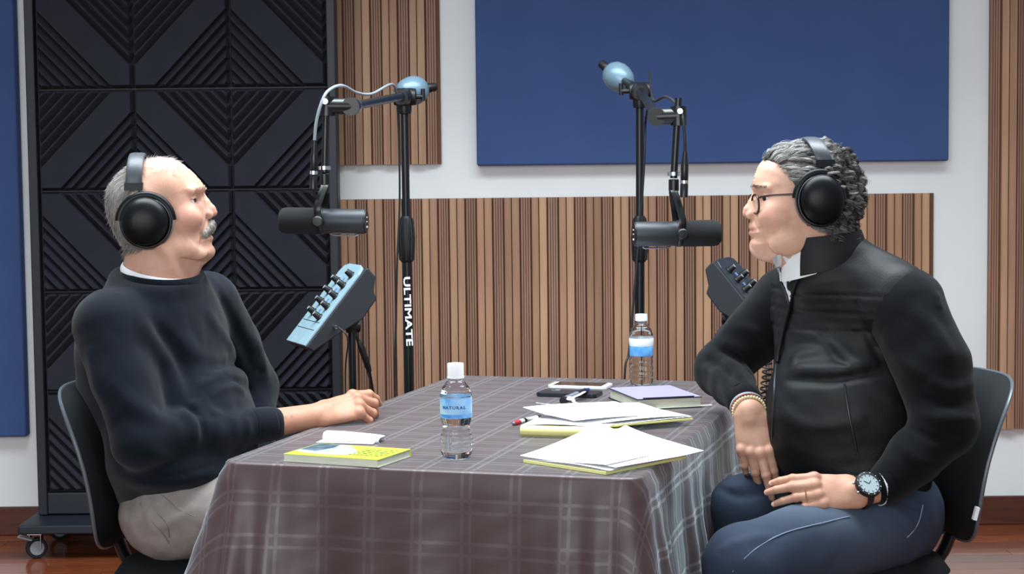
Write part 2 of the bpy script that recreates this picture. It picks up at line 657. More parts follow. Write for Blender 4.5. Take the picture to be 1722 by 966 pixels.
def make_cloth():
    """flat rounded top, rolled edge and hanging sides with folds; UV = place on the unfolded cloth"""
    rc = 0.035
    per = []                                       # perimeter points: u, v, nu, nv, arc length

    def side(u0, v0, u1, v1, nu, nv, n):
        for k in range(n):
            t = k / n
            per.append((u0 + (u1 - u0) * t, v0 + (v1 - v0) * t, nu, nv))

    def corner(cu, cv, a0, n=14):
        for k in range(n):
            an = a0 + PI / 2 * k / n
            per.append((cu + rc * math.cos(an), cv + rc * math.sin(an), math.cos(an), math.sin(an)))
    side(rc, 0, TW - rc, 0, 0, -1, 90)
    corner(TW - rc, rc, -PI / 2)
    side(TW, rc, TW, TL - rc, 1, 0, 130)
    corner(TW - rc, TL - rc, 0)
    side(TW - rc, TL, rc, TL, 0, 1, 60)
    corner(rc, TL - rc, PI / 2)
    side(0, TL - rc, 0, rc, -1, 0, 130)
    corner(rc, rc, PI)
    n = len(per)
    arc = [0.0]
    for k in range(1, n):
        arc.append(arc[-1] + math.hypot(per[k][0] - per[k - 1][0], per[k][1] - per[k - 1][1]))
    rings, uvs = [], []
    cu, cv = TW / 2, TL / 2
    for s in (0.0, .25, .5, .7, .85, .95):
        rings.append([(cu + (p[0] - cu) * s, cv + (p[1] - cv) * s, 0.0) for p in per])
        uvs.append([(cu + (p[0] - cu) * s, cv + (p[1] - cv) * s) for p in per])
    re = 0.009
    drop = 0.63
    for an in (0, 30, 60, 90):
        q = math.radians(an)
        rings.append([(p[0] + p[2] * re * (math.sin(q) - .0), p[1] + p[3] * re * math.sin(q), -re * (1 - math.cos(q))) for p in per])
        uvs.append([(p[0] + p[2] * re * q, p[1] + p[3] * re * q) for p in per])
    steps = 34
    for i in range(1, steps + 1):
        t = i / steps
        d = drop * t
        rg, ug = [], []
        for k, p in enumerate(per):
            u, v, nu, nv = p
            # how close to a corner, for the cone shaped corner folds
            du, dv = min(u, TW - u), min(v, TL - v)
            cr = math.exp(-(math.hypot(du, dv) / .13) ** 2)
            s = arc[k]
            left = max(0.0, 1 - u / .25) if (v < .12) else (1.0 if u < .01 else 0.0)
            flare = .004 + .055 * t + .035 * left * t
            w = .010 * math.sin(s * 21 + .6) + .006 * math.sin(s * 47 + 1.7 + 2 * t)
            if nu > .5:                             # right side hangs in many soft folds
                w += .006 * math.sin(s * 58 + .4) * min(1, t * 3)
            if u < .2 and v < .3:
                flare += .05 * t * cr
            cfold = cr * (.075 * t + .026 * t * math.sin(s * 95 + .5))
            off = re + flare + w * min(1, t * 1.6) * (1 - .3 * cr) + cfold
            # slack wrinkles near the top of the front
            off += .0022 * math.sin(u * 38 + d * 60) * math.sin(d * 34 + u * 9) * (1 - t)
            rg.append((u + nu * off, v + nv * off, -re - d * (1 - .02 * cr)))
            ug.append((u + nu * (d + re * 1.57), v + nv * (d + re * 1.57)))
        rings.append(rg)
        uvs.append(ug)
    verts, faces, uvl = [], [], []
    for rg in rings:
        for q in rg:
            verts.append(tuple(tp(q[0], q[1], q[2] + .0005)))
    fl = [w for ug in uvs for w in ug]
    for i in range(len(rings) - 1):
        for k in range(n):
            k2 = (k + 1) % n
            faces.append((i * n + k, (i + 1) * n + k, (i + 1) * n + k2, i * n + k2))
    me = bpy.data.meshes.new('tablecloth')
    me.from_pydata(verts, [], faces)
    ul = me.uv_layers.new(name='UVMap')
    idx = np.zeros(len(me.loops), dtype=np.int32)
    me.loops.foreach_get('vertex_index', idx)
    ul.data.foreach_set('uv', np.array(fl, dtype=np.float32)[idx].ravel())
    me.materials.append(MATS['tablecloth'])
    me.polygons.foreach_set('use_smooth', [True] * len(me.polygons))
    me.update()
    o = bpy.data.objects.new('tablecloth', me)
    COL.objects.link(o)
    return tag(o, 'brown satin tablecloth with woven double check stripes draped over the table', 'tablecloth')


make_cloth()


# ================================================================== STANDS AND MICROPHONES
mat('black_metal', '0d0f12', 0.32, spec=0.5)
mat('black_plastic', '0f1114', 0.45)
mat('chrome', 'cfd4da', 0.18, metal=1.0)
mat('counterweight_paint', '6d8898', 0.35, metal=0.2)
mat('cable_black', '14161a', 0.5)
mat('cable_grey', '8c949c', 0.4)
mat('mic_body', '2f3338', 0.45, metal=0.2)
mat('mic_foam', '141619', 0.95, bump=0.4, bscale=900)
mat('print_white', 'e4e6ea', 0.6)


def mic_stand(pole_px, pole_y, base_y_px, ball, joint, clamp, drop_px, mic, side, label, lettering, mlabel, wdir):
    """side: +1 microphone grille points to +x, -1 to -x"""
    # --- upright with foot
    top = at(joint[0], joint[1], joint[2])
    base = Vector((at(pole_px, base_y_px, pole_y).x, pole_y, 0))
    t = thing('boom_stand', label, 'microphone stand', base, 'microphone boom stands')
    axis = (top - base)

    def on_pole(z):
        return base + axis * (z / top.z)
    zc = at(pole_px, 400, pole_y).z
    MB().tube([on_pole(.03), on_pole(zc)], .0145, 18).build('lower_tube', 'black_metal', t, smooth=True)
    MB().tube([on_pole(zc), on_pole(top.z - .02)], .0115, 18).build('upper_tube', 'black_metal', t, smooth=True)
    g = MB()
    zz = [zc - .072, zc - .066, zc - .03, zc, zc + .03, zc + .058, zc + .064]
    rr = [.0165, .0205, .0225, .0235, .0215, .017, .0145]
    g.tube([on_pole(z) for z in zz], rr, 20)
    cl = g.build('height_clutch', 'black_plastic', t, smooth=True)
    for k in range(8):
        a = 2 * PI * k / 8
        off = Vector((math.cos(a), math.sin(a), 0))
        MB().tube([on_pole(z) + off * (r + .0002) for z, r in zip(zz[1:6], rr[1:6])], .0022, 6).build('grip_rib', 'black_plastic', cl, smooth=True)
    for k in range(3):
        a = 2 * PI * k / 3 + .5
        d = Vector((math.cos(a), math.sin(a), 0))
        lg = MB().tube([base + Vector((0, 0, .16)) + d * .015, base + d * .32 + Vector((0, 0, .016))], .010, 10).build('leg', 'black_metal', t, smooth=True)
        MB().tube([base + d * .30 + Vector((0, 0, .020)), base + d * .335 + Vector((0, 0, .0135))], .0135, 10).build('rubber_foot', 'rubber_dark', lg, smooth=True)
    MB().tube([on_pole(.13), on_pole(.20)], .022, 16).build('leg_collar', 'black_plastic', t, smooth=True)
    if lettering:
        p = on_pole(at(pole_px, 523, pole_y).z) + Vector((0.0012, -.0150, 0))
        text_obj('lettering', lettering, .027, 'print_white', t, frame(p, Vector((0.03, 0, -1)), Vector((0, -1, 0))), sx=1.66, font_bold=.0007)
    # --- joint at the top, boom and counterweight
    ballp, cp = at(*ball), at(*clamp)
    bd = (cp - top).normalized()
    MB().lathe([(.010, -.03), (.019, -.028), (.021, -.015), (.021, .018), (.014, .026)], 18, top - Vector((0, 0, .01))).build('boom_joint', 'black_metal', t, smooth=True)
    MB().lathe([(.006, -.036), (.024, -.034), (.026, -.02), (.026, .02), (.024, .030), (.006, .032)], 20, top + Vector((0, 0, .012)), bd.cross(Vector((0, 0, 1)))).build('swivel_disc', 'black_plastic', t, smooth=True)
    hd = bd.cross(Vector((0, 0, 1))).normalized() * side
    th = MB()
    th.tube([top + Vector((0, 0, .012)), top + Vector((0, 0, .012)) + hd * .055], .007, 10)
    th.tube([top + Vector((0, 0, .0)) + hd * .055, top + Vector((0, 0, .035)) + hd * .055], .0065, 10)
    th.build('tee_handle', 'black_plastic', t, smooth=True)
    MB().tube([ballp, top + Vector((0, 0, .015)), cp], [.0095, .0125, .0105], 16).build('boom_arm', 'black_metal', t, smooth=True)
    wd = Vector(wdir).normalized()
    MB().tube([ballp - wd * .04, top + Vector((0, 0, .015))], .011, 14).build('weight_arm', 'black_metal', t, smooth=True)
    MB().tube([top + Vector((0, 0, .012)) - bd * .03, top + Vector((0, 0, .012)) + bd * .02, top + Vector((0, 0, .011)) + bd * .10], [.025, .027, .021], 18).build('boom_clutch', 'black_plastic', t, smooth=True)
    MB().lathe([(.012, -.046), (.024, -.043), (.036, -.028), (.043, -.006), (.044, .012), (.038, .032), (.026, .046), (.012, .050)], 28, ballp, wd).build('counterweight', 'counterweight_paint', t, smooth=True)
    MB().lathe([(.007, .048), (.013, .052), (.015, .060), (.013, .066), (.014, .074), (.011, .082), (.004, .084)], 18, ballp, wd).build('end_knob', 'black_plastic', t, smooth=True)
    # --- clamp at the near end of the boom and the vertical drop tube
    MB().tube([cp - bd * .075, cp - bd * .03, cp + bd * .012], [.0125, .0195, .0185], 16).build('boom_ferrule', 'chrome', t, smooth=True)
    dt, db = at(*drop_px[0]), at(*drop_px[1])
    cm = MB()
    cm.tube([cp - bd * .01, cp + bd * .03], .0205, 18)
    cm.tube([cp + Vector((0, 0, -.0)) + bd * .012, Vector((dt.x, dt.y, cp.z))], .0185, 16)
    cm.tube([Vector((dt.x, dt.y, cp.z - .022)), Vector((dt.x, dt.y, cp.z + .022))], .0185, 16)
    cm.build('swivel_clamp', 'black_metal', t, smooth=True)
    MB().tube([Vector((dt.x, dt.y, cp.z + .01)) + Vector((0, -.018, 0)), Vector((dt.x, dt.y, cp.z + .01)) + Vector((0, -.036, 0))], .0065, 10).build('clamp_screw', 'chrome', t, smooth=True)
    MB().tube([dt, db], .0082, 14).build('drop_tube', 'black_metal', t, smooth=True)
    MB().lathe([(.010, -.005), (.0145, -.004), (.0145, .004), (.010, .005)], 16, db + Vector((0, 0, .01))).build('chrome_collar', 'chrome', t, smooth=True)
    MB().lathe([(.0095, -.03), (.012, -.028), (.012, -.004), (.010, -.002)], 16, db).build('mic_adapter', 'black_metal', t, smooth=True)
    # --- microphone
    mc = at(*mic[0])                                # pivot, on the axis of the microphone
    ax = Vector(mic[1]).normalized()                # axis towards the grille
    m = thing('studio_microphone', mlabel, 'microphone', mc + Vector((0, 0, -.03)), 'studio microphones')
    MB().lathe([(.020, -.104), (.0275, -.103), (.0285, -.100), (.0285, -.004), (.027, 0)], 32, mc, ax).build('body', 'mic_body', m, smooth=True)
    MB().lathe([(.027, -.002), (.0295, .004), (.0305, .014), (.0305, .080), (.0285, .090), (.023, .0955), (.012, .0975)], 32, mc, ax).build('foam_windscreen', 'mic_foam', m, smooth=True)
    MB().lathe([(.0295, -.006), (.0308, -.004), (.0308, .003), (.0295, .005)], 32, mc, ax).build('windscreen_ring', 'black_plastic', m, smooth=True)
    e = MB().lathe([(.0265, -.1062), (.0265, -.103)], 28, mc, ax).build('end_plate', 'black_plastic', m, smooth=True)
    yv = ax.cross(Vector((0, 0, 1))).normalized()
    for dz, w in ((.010, .012), (.0, .009), (-.012, .013)):
        MB().box(mc - ax * .1066 + Vector((0, 0, dz)), (.0008, w, .004 if dz < 0 else .0025), Matrix((ax, yv, Vector((0, 0, 1)))).transposed()).build('switch_print', 'print_white', e)
    MB().tube([mc + Vector((0, 0, -.0295)) - ax * .085, mc + Vector((0, 0, -.0325)) - ax * .08, mc + Vector((0, 0, -.0325)) - ax * .03, mc + Vector((0, 0, -.029)) - ax * .02], .0022, 8).build('belly_rail', 'steel', m, smooth=True)
    # yoke: two straps hugging the sides, meeting on top
    yk = db + Vector((0, 0, -.028))
    for s in (-1, 1):
        sd = yv * s
        P = [yk + sd * .004, yk + sd * .012 + Vector((0, 0, -.006)), mc + sd * .0345 + Vector((0, 0, .036)), mc + sd * .0345 + Vector((0, 0, .012)), mc + sd * .0345 + Vector((0, 0, -.006))]
        MB().tube(spline(P, 5), .009, 10, flat=(.3, 1.0)).build('yoke_strap', 'black_metal', m, smooth=True)
        MB().lathe([(.004, -.001), (.0125, 0), (.0125, .006), (.010, .0085), (.003, .009)], 20, mc + sd * .035, sd).build('yoke_knob', 'black_plastic', m, smooth=True)
    MB().tube([yk + Vector((0, 0, .012)), yk + Vector((0, 0, -.02))], .0095, 14).build('yoke_mount', 'black_metal', m, smooth=True)
    return t, m, dict(top=top, clamp=cp, drop=dt, db=db, mc=mc, ax=ax, bd=bd, base=base)


stA = mic_stand(688, 5.15, 655, (692, 153, 5.24), (680, 170, 5.15), (592, 179, 4.02), ((549, 152, 4.0), (546, 290, 4.0)),
                ((540, 372, 4.0), (-1, .10, .02)), -1,
                'black boom stand lettered ULTIMATE, holding the left microphone', 'ULTIMATE',
                'black studio microphone pointing at the man in the navy sweater', (.86, .45, .16))
stB = mic_stand(1073, 5.15, 640, (1041, 131, 5.30), (1076, 160, 5.15), (1104, 196, 4.02), ((1141, 165, 4.0), (1133, 300, 4.0)),
                ((1142, 393, 4.0), (1, .12, .0)), 1,
                'black boom stand behind the far bottle, holding the right microphone', None,
                'black studio microphone pointing at the man with glasses', (-.62, .50, .55))


def cable(name, pts, r, m, label, cat, n=8, group=None):
    o = MB().tube(spline(pts, n), r, 8).build(name, m, smooth=True)
    return tag(o, label, cat, group)


def xlr(px0, py0, px1, py1, Y, loop, label, sgn):
    """cable with its connector hanging beside the drop tube"""
    t = thing('microphone_cable', label, 'cable', at(px1, py1, Y), 'microphone cables')
    a, b = at(px0, py0, Y), at(px1, py1, Y)
    d = (b - a)
    MB().tube([a, a + d * .25, a + d * .3, a + d * .62, a + d * .64, a + d * .70, a + d * .72, b], [.005, .0075, .0088, .0088, .0078, .0078, .0092, .0092], 14).build('connector', 'black_metal', t, smooth=True)
    MB().tube([a + d * .63, a + d * .70], .0094, 14).build('connector_band', 'chrome', t, smooth=True)
    MB().tube(spline(loop + [a], 8), .0036, 8).build('cord', 'cable_grey' if sgn < 0 else 'cable_black', t, smooth=True)
    return t


A, B = stA[2], stB[2]
xlr(529, 236, 527, 318, 3.97, [at(668, 168, 5.0), at(660, 142, 4.85), at(625, 158, 4.5), at(600, 156, 4.25), at(575, 144, 4.08), at(553, 152, 3.99), at(541, 172, 3.965), at(532, 205, 3.965)],
    'grey microphone cable arching over the left boom down to its connector', -1)
MB_ = [at(527, 318, 3.97), at(529, 332, 3.975), at(537, 346, 3.99), at(541, 352, 3.995)]
cable('microphone_lead', MB_, .0028, 'cable_black', 'thin black lead from the hanging connector into the left microphone', 'cable')
xlr(1152, 255, 1150, 332, 3.97, [at(1092, 120, 5.0), at(1096, 158, 4.7), at(1101, 170, 4.4), at(1118, 163, 4.2), at(1134, 172, 4.03), at(1147, 195, 3.97), at(1151, 225, 3.965)],
    'black microphone cable looping over the right boom to its connector', 1)
cable('stand_cable', [at(1094, 165, 4.9), at(1086, 200, 5.1), at(1084, 260, 5.11), at(1080, 330, 5.11), at(1074, 400, 5.115), at(1066, 500, 5.10), at(1058, 590, 5.08), at(1050, 660, 5.06), Vector((.33, 5.05, .012)), Vector((.5, 5.3, .006))],
      .0034, 'cable_black', 'black cable running down the right microphone stand', 'cable')
cable('floor_cable', [at(668, 172, 5.11), at(671, 240, 5.12), at(672, 340, 5.12), at(668, 440, 5.1), at(666, 540, 5.09), at(664, 660, 5.08), Vector((-.345, 5.05, .012)), Vector((-.5, 5.3, .006))],
      .0030, 'cable_black', 'thin black cable hanging beside the lettered microphone stand', 'cable')

# ================================================================== PERSONAL MIXERS
mat('mixer_face_reflection', '93aeba', 0.25, spec=0.6, vary='89a5b1', vscale=30)  # grey face; its pale blue reflection is put into the base colour
mat('mixer_face_dark', '2b3037', 0.3, spec=0.6)
mat('mixer_case', '24272c', 0.55)
mat('led_blue', '5f7fa8', 0.3)


def mixer(c, h, facem, label, slabel, flip, knob_cap):
    """c: centre of the face; h: horizontal direction in which the face climbs; flip mirrors the knob side"""
    h = Vector(h).normalized()
    an = math.radians(50)
    a = h * math.cos(an) + Vector((0, 0, math.sin(an)))
    n = -h * math.sin(an) + Vector((0, 0, math.cos(an)))
    b = n.cross(a) * flip                             # towards the camera side edge = -b
    if b.y < 0:
        b = -b
    M = Matrix((a, b, n)).transposed()
    base = Vector((c.x + h.x * .02, c.y, 0)) + n * 0
    t = thing('monitor_mixer', label, 'mixer', c - n * .08)
    LN, WD = (.272 if c.x < 0 else .288), .175

    def P(u, v, w):
        return c + a * u + b * v + n * w
    m4 = M.to_4x4()
    # case: side profile in (a, n), extruded along b
    prof = [(-LN / 2, -.002), (-LN / 2 + .004, -.028), (-.06, -.052), (.02, -.082), (.085, -.080), (.098, -.060), (LN / 2 - .004, -.038), (LN / 2, -.006), (LN / 2 - .006, -.002)]
    mm = Matrix((a, n, b)).transposed().to_4x4()
    mm.translation = c
    MB().prism(prof, -WD / 2, WD / 2, mm).build('case', 'mixer_case', t, bevel=.004)
    # face plate with rounded top corners
    pl = [(-LN / 2 + .002, -WD / 2 + .004), (LN / 2 - .03, -WD / 2 + .003), (LN / 2 - .008, -WD / 2 + .012), (LN / 2, -WD / 2 + .04), (LN / 2, WD / 2 - .04), (LN / 2 - .008, WD / 2 - .012), (LN / 2 - .03, WD / 2 - .003), (-LN / 2 + .002, WD / 2 - .004)]
    m4 = Matrix((a, b, n)).transposed().to_4x4()
    m4.translation = c
    if m4.determinant() < 0:
        pl = pl[::-1]
    f = MB().prism(pl, -.003, .004, m4).build('face_plate', facem, t, bevel=.0015)
    for u, w in ((-.085, .0012), (-.06, .0008)):
        MB().box(P(u, 0, .0042), (.0015, WD - .03, .0008), M).build('panel_line', 'mixer_case', f)
    for v in (-.045, .03):
        for k in range(5 if v < 0 else 4):
            p = P(-.045 + .036 * k + (.012 if v > 0 else 0), v, .004)
            kb = MB().lathe([(.010, 0), (.0115, .002), (.0095, .004), (.008, .019), (.0065, .021), (.002, .0213)], 16, p, n).build('knob', 'black_plastic', t, smooth=True)
            MB().lathe([(.0052, .0), (.0056, .0012), (.002, .0016)], 12, p + n * .0208, n).build('knob_cap', knob_cap, kb, smooth=True)
    for k in range(4):
        MB().box(P(-.028 + .036 * k, -.008, .0045), (.016, .011, .003), M).build('button', 'led_blue', t, bevel=.001)
    # headphone plug in the near edge
    pp = P(-.045, -WD / 2, -.030)
    pg = MB().tube([pp + b * .004, pp - b * .018], .0045, 10).build('jack_plug', 'chrome', t, smooth=True)
    # stand
    s = thing('mixer_stand', slabel, 'stand', base)
    top = P(.02, 0, -.078)
    bp = Vector((top.x, top.y, 0))
    MB().tube([bp + Vector((0, 0, .02)), bp + Vector((0, 0, .60))], .0135, 14).build('lower_tube', 'black_metal', s, smooth=True)
    MB().tube([bp + Vector((0, 0, .58)), Vector((top.x, top.y, top.z - .03))], .0105, 14).build('upper_tube', 'black_metal', s, smooth=True)
    MB().lathe([(.017, -.02), (.020, -.015), (.020, .03), (.013, .036)], 16, bp + Vector((0, 0, .60))).build('height_clutch', 'black_plastic', s, smooth=True)
    MB().tube([top - Vector((0, 0, .045)), top + n * .004], [.016, .024], 16).build('tilt_bracket', 'black_plastic', s, smooth=True)
    MB().lathe([(.006, 0), (.017, .003), (.017, .02), (.006, .023)], 16, top - Vector((0, 0, .03)), h).build('tilt_knob', 'black_plastic', s, smooth=True)
    for k in range(3):
        q = 2 * PI * k / 3 + .3
        d = Vector((math.cos(q), math.sin(q), 0))
        MB().tube([bp + Vector((0, 0, .15)) + d * .01, bp + d * .20 + Vector((0, 0, .011))], .0095, 10).build('leg', 'black_metal', s, smooth=True)
    return t, s, pp, b, P


mxA = mixer(at(548, 512, 4.72), (.91, .40, 0), 'mixer_face_reflection', 'monitor mixer with nine knobs and a painted pale blue reflection, tilted beside the left man',
            'black stand under the left monitor mixer', 1, 'cable_grey')
mxB = mixer(at(1268, 500, 5.0), (-.90, .42, 0), 'mixer_face_dark', 'dark monitor mixer half hidden behind the right man\'s arm',
            'black stand under the dark mixer behind the right man', 1, 'cable_grey')
pp, bb_ = mxA[2], mxA[3]
cable('headphone_lead', [pp - bb_ * .018, pp - bb_ * .04, pp - bb_ * .05 + Vector((.02, 0, -.03)), pp + Vector((.03, -.02, -.12)), pp + Vector((.03, -.02, -.3)), pp + Vector((.03, 0, -.6)), Vector((pp.x - .1, pp.y, .008))],
      .0022, 'cable_black', 'thin headphone lead plugged into the left monitor mixer', 'cable')
# cable with strain relief hanging behind the left mixer stand
tc_ = thing('hanging_cable', 'black network cable hanging behind the left monitor mixer', 'cable', at(629, 662, 4.85))
MB().tube([at(603, 575, 4.8), at(608, 585, 4.8), at(619, 618, 4.82), at(622, 626, 4.82)], [.006, .0095, .0085, .005], 12).build('plug_boot', 'black_plastic', tc_, smooth=True)
MB().tube(spline([at(592, 545, 4.8), at(603, 575, 4.8)], 4), .005, 8).build('plug', 'black_plastic', tc_, smooth=True)
MB().tube(spline([at(622, 626, 4.82), at(627, 655, 4.84), at(632, 690, 4.86), at(640, 800, 4.9), Vector((-.4, 4.95, .008))], 8), .0032, 8).build('cord', 'cable_black', tc_, smooth=True)
tc_ = MB().tube(spline([at(606, 490, 4.9), at(610, 540, 4.9), at(612, 600, 4.9), at(624, 650, 4.9), at(630, 720, 4.9), Vector((-.42, 5.0, .006))], 8), .0026, 8).build('power_lead', 'cable_black', smooth=True)
tag(tc_, 'thin black lead dropping from the back of the left monitor mixer', 'cable')
tc_ = MB().tube(spline([at(1252, 505, 5.1), at(1236, 530, 5.08), at(1210, 556, 5.06), at(1200, 590, 5.06), at(1200, 720, 5.08), Vector((.6, 5.2, .006))], 8), .0045, 8).build('power_lead', 'cable_black', smooth=True)
tag(tc_, 'black lead trailing from the dark mixer behind the right arm', 'cable')
# coiled headphone cable
cp_ = []
for k in range(9 * 14 + 1):
    q = k / 14.0
    c = at(1289 + 2 * math.sin(q), 612 + q * 9.4, 4.35)
    cp_.append(c + Vector((.0125 * math.cos(2 * PI * q), .0125 * math.sin(2 * PI * q), 0)))
tt = thing('coiled_cable', 'black coiled headphone cable hanging between the right arm and belly', 'cable', cp_[-1])
MB().tube(cp_, .0026, 6).build('coil', 'cable_black', tt, smooth=True)
MB().tube(spline([cp_[-1], cp_[-1] + Vector((0, 0, -.1)), Vector((cp_[-1].x, cp_[-1].y, .1)), Vector((cp_[-1].x - .1, cp_[-1].y + .1, .005))], 6), .0026, 6).build('straight_cord', 'cable_black', tt, smooth=True)
MB().tube(spline([cp_[0], at(1275, 580, 4.6), at(1266, 545, 4.9)], 6), .0026, 6).build('upper_cord', 'cable_black', tt, smooth=True)

# ================================================================== CHAIRS
mat('chair_fabric', '0f1216', 0.8, vary='0d1013', vscale=60, bump=0.3, bscale=700, spec=0.3)
mat('chair_shell', '1a1d22', 0.4)
mat('chair_piping', '565d64', 0.3)


def pad(c, across, up, nrm, w, h, thick, curve, n=28, pw_=3.2, crown=0.35):
    """upholstered pad with rounded-rectangle outline; curve(b) bends it along up"""
    m = MB()
    rows = []
    for s in (1, -1):
        G = []
        for i in range(n + 1):
            r_ = []
            b = -1 + 2 * i / n
            for j in range(n + 1):
                q = -1 + 2 * j / n
                # squircle map
                mx = max(abs(q), abs(b), 1e-6)
                ln = (abs(q) ** pw_ + abs(b) ** pw_) ** (1 / pw_)
                k = mx / ln if ln else 1
                x, yv = q * k, b * k
                rim = max(0.0, 1 - mx ** 5) ** .5
                t_ = thick * (.5 + 0) * rim * (1 + crown * (1 - mx * mx)) * s
                if s < 0:
                    t_ *= .45
                r_.append(c + across * (x * w / 2) + up * (yv * h / 2) + nrm * (t_ + curve(yv, x)))
            G.append(r_)
        if s < 0:
            G = [g[::-1] for g in G]
        m.grid(G)
    return m


def office_chair(seat_c, face, back_c, lean, label, tagged=False):
    """seat_c: centre of the seat top; face: heading; back_c: centre of the backrest"""
    f = Vector((math.cos(face), math.sin(face), 0))
    sd = Vector((-f.y, f.x, 0))
    t = thing('office_chair', label, 'chair', (seat_c.x, seat_c.y, 0), 'black office chairs')
    up = (Vector((0, 0, 1)) - f * lean).normalized()
    nb = (f + Vector((0, 0, 1)) * lean).normalized()
    bc = lambda b, x: -.030 * (b + .1) ** 2 + .045 * x * x
    W, H = .43, .38
    MBm = pad(back_c, sd, up, nb, W, H, .075, bc)
    br = MBm.build('backrest', 'chair_fabric', t, smooth=True)
    pp_ = []
    for k in range(72):
        q = 2 * PI * k / 72
        ca, sa = math.cos(q), math.sin(q)
        e = 2 / 3.2
        x, yv = math.copysign(abs(ca) ** e, ca), math.copysign(abs(sa) ** e, sa)
        pp_.append(back_c + sd * (x * W / 2 * 1.003) + up * (yv * H / 2 * 1.003) + nb * (bc(yv, x) - .004))
    MB().tube(pp_, .0042, 8, closed=True).build('edge_piping', 'chair_piping', br, smooth=True)
    MBs = pad(back_c - nb * .012, sd, up, nb, W * .97, H * .97, .03, bc)
    MBs.build('back_shell', 'chair_shell', t, smooth=True)
    st = pad(seat_c - Vector((0, 0, .034)), sd, f, Vector((0, 0, 1)), .47, .46, .085, lambda b, x: -.035 * max(0, b - .5) ** 2, crown=.1)
    st.build('seat', 'chair_fabric', t, smooth=True)
    lo = seat_c - Vector((0, 0, .09))
    b0 = back_c - up * (H / 2 - .10) - nb * .035
    b1 = back_c - up * (H / 2 + .04) - nb * .02
    pth = spline([b0, b1, back_c - up * (H / 2 + .11) + f * .045, Vector((lo.x, lo.y, lo.z)) - f * .16, lo - f * .02], 7)
    MB().tube(pth, .014, 12, flat=(1.0, 1.7)).build('back_bar', 'black_metal', t, smooth=True)
    MB().box(lo - Vector((0, 0, .005)), (.22, .2, .03), Matrix.Rotation(face, 3, 'Z')).build('seat_mechanism', 'black_plastic', t, bevel=.006)
    g = Vector((seat_c.x, seat_c.y, 0))
    MB().tube([g + Vector((0, 0, .07)), g + Vector((0, 0, .24)), g + Vector((0, 0, .241)), lo], [.027, .027, .016, .016], 16).build('gas_column', 'black_metal', t, smooth=True)
    for k in range(5):
        q = face + 2 * PI * k / 5 + PI / 5
        d = Vector((math.cos(q), math.sin(q), 0))
        lg = MB().tube([g + Vector((0, 0, .095)), g + d * .15 + Vector((0, 0, .09)), g + d * .28 + Vector((0, 0, .072))], [.024, .020, .014], 10).build('base_leg', 'black_plastic', t, smooth=True)
        MB().lathe([(.004, -.022), (.024, -.022), (.026, -.017), (.026, .017), (.024, .022), (.004, .022)], 18, g + d * .275 + Vector((0, 0, .026)), d.cross(Vector((0, 0, 1)))).build('caster_wheel', 'rubber_dark', lg, smooth=True)
    if tagged:
        return t, br, up, sd, nb, W, H
    return t


chA = office_chair(at(385, 922, 3.92), math.radians(-13), at(188, 772, 3.97), .22,
                   'black office chair under the man in the navy sweater')
chB, brB, upB, sdB, nbB, Wb, Hb = office_chair(at(1398, 918, 3.82), math.radians(180 + 13), at(1610, 758, 3.89), .24,
                                               'black office chair under the man with glasses', True)
MB().box(at(1641, 864, 3.66), (.008, .014, .028), Matrix.Rotation(.25, 3, 'Y')).build('care_tag', 'print_white', brB)


# ================================================================== THINGS ON THE TABLE
mat('paper_white', 'f2f2f5', 0.7)
mat('paper_yellow', 'e0de92', 0.7)
mat('paper_edge', 'd6d8c6', 0.8, vary='c4c7b4', vscale=400, stretch=(.05, .05, 1))
mat('paper_pink', 'eadfe8', 0.75)
mat('cover_lime', 'b2d040', 0.4)
mat('cover_photo', '8fa3b2', 0.35, vary='dfe6ea', vscale=28)
mat('cover_dark', '5d7383', 0.35, vary='33424e', vscale=40)
mat('cover_orange', 'e8a548', 0.4)
mat('ink_dark', '2c3224', 0.6)
mat('ink_navy', '2c5590', 0.5)
mat('notebook_cover', '8d87b4', 0.45)
mat('notebook_rim', '262433', 0.5)
mat('phone_black', '1a1f28', 0.3)
mat('phone_glass', '2a2622', 0.12, spec=0.6)
mat('phone_white', 'dfe1e4', 0.35)
mat('pen_grey', '6d737b', 0.35)
mat('pen_black', '1b1d22', 0.4)
mat('pen_blue', '22368c', 0.4)
mat('pen_red', 'b0323c', 0.4)
mat('strap_cream', 'd8d2a6', 0.6)
mat('plastic_white', 'eceef2', 0.4)
mat('bottle_water', 'f4fafd', 0.03, trans=1.0, ior=1.33, spec=0.5)
mat('cap_white', 'f1f3f6', 0.4)
mat('cap_clear_blue', 'cfe3ee', 0.4)
mat('label_blue', 'b9dcf4', 0.4, vary='5fa4e6', vscale=26)
mat('label_blue_strong', '3f8be0', 0.4, vary='78b8ee', vscale=40)
mat('label_white', 'e6f0f6', 0.45)


def rect_frame(p0, ang):
    """local x along ang from p0, local y to its left, z up"""
    m = Matrix.Rotation(ang, 4, 'Z')
    m.translation = Vector((p0[0], p0[1], TZ + .0012))
    return m


def boxm(m, M, x0, x1, y0, y1, z0, z1):
    m.prism([(x0, y0), (x1, y0), (x1, y1), (x0, y1)], z0, z1, M)
    return m


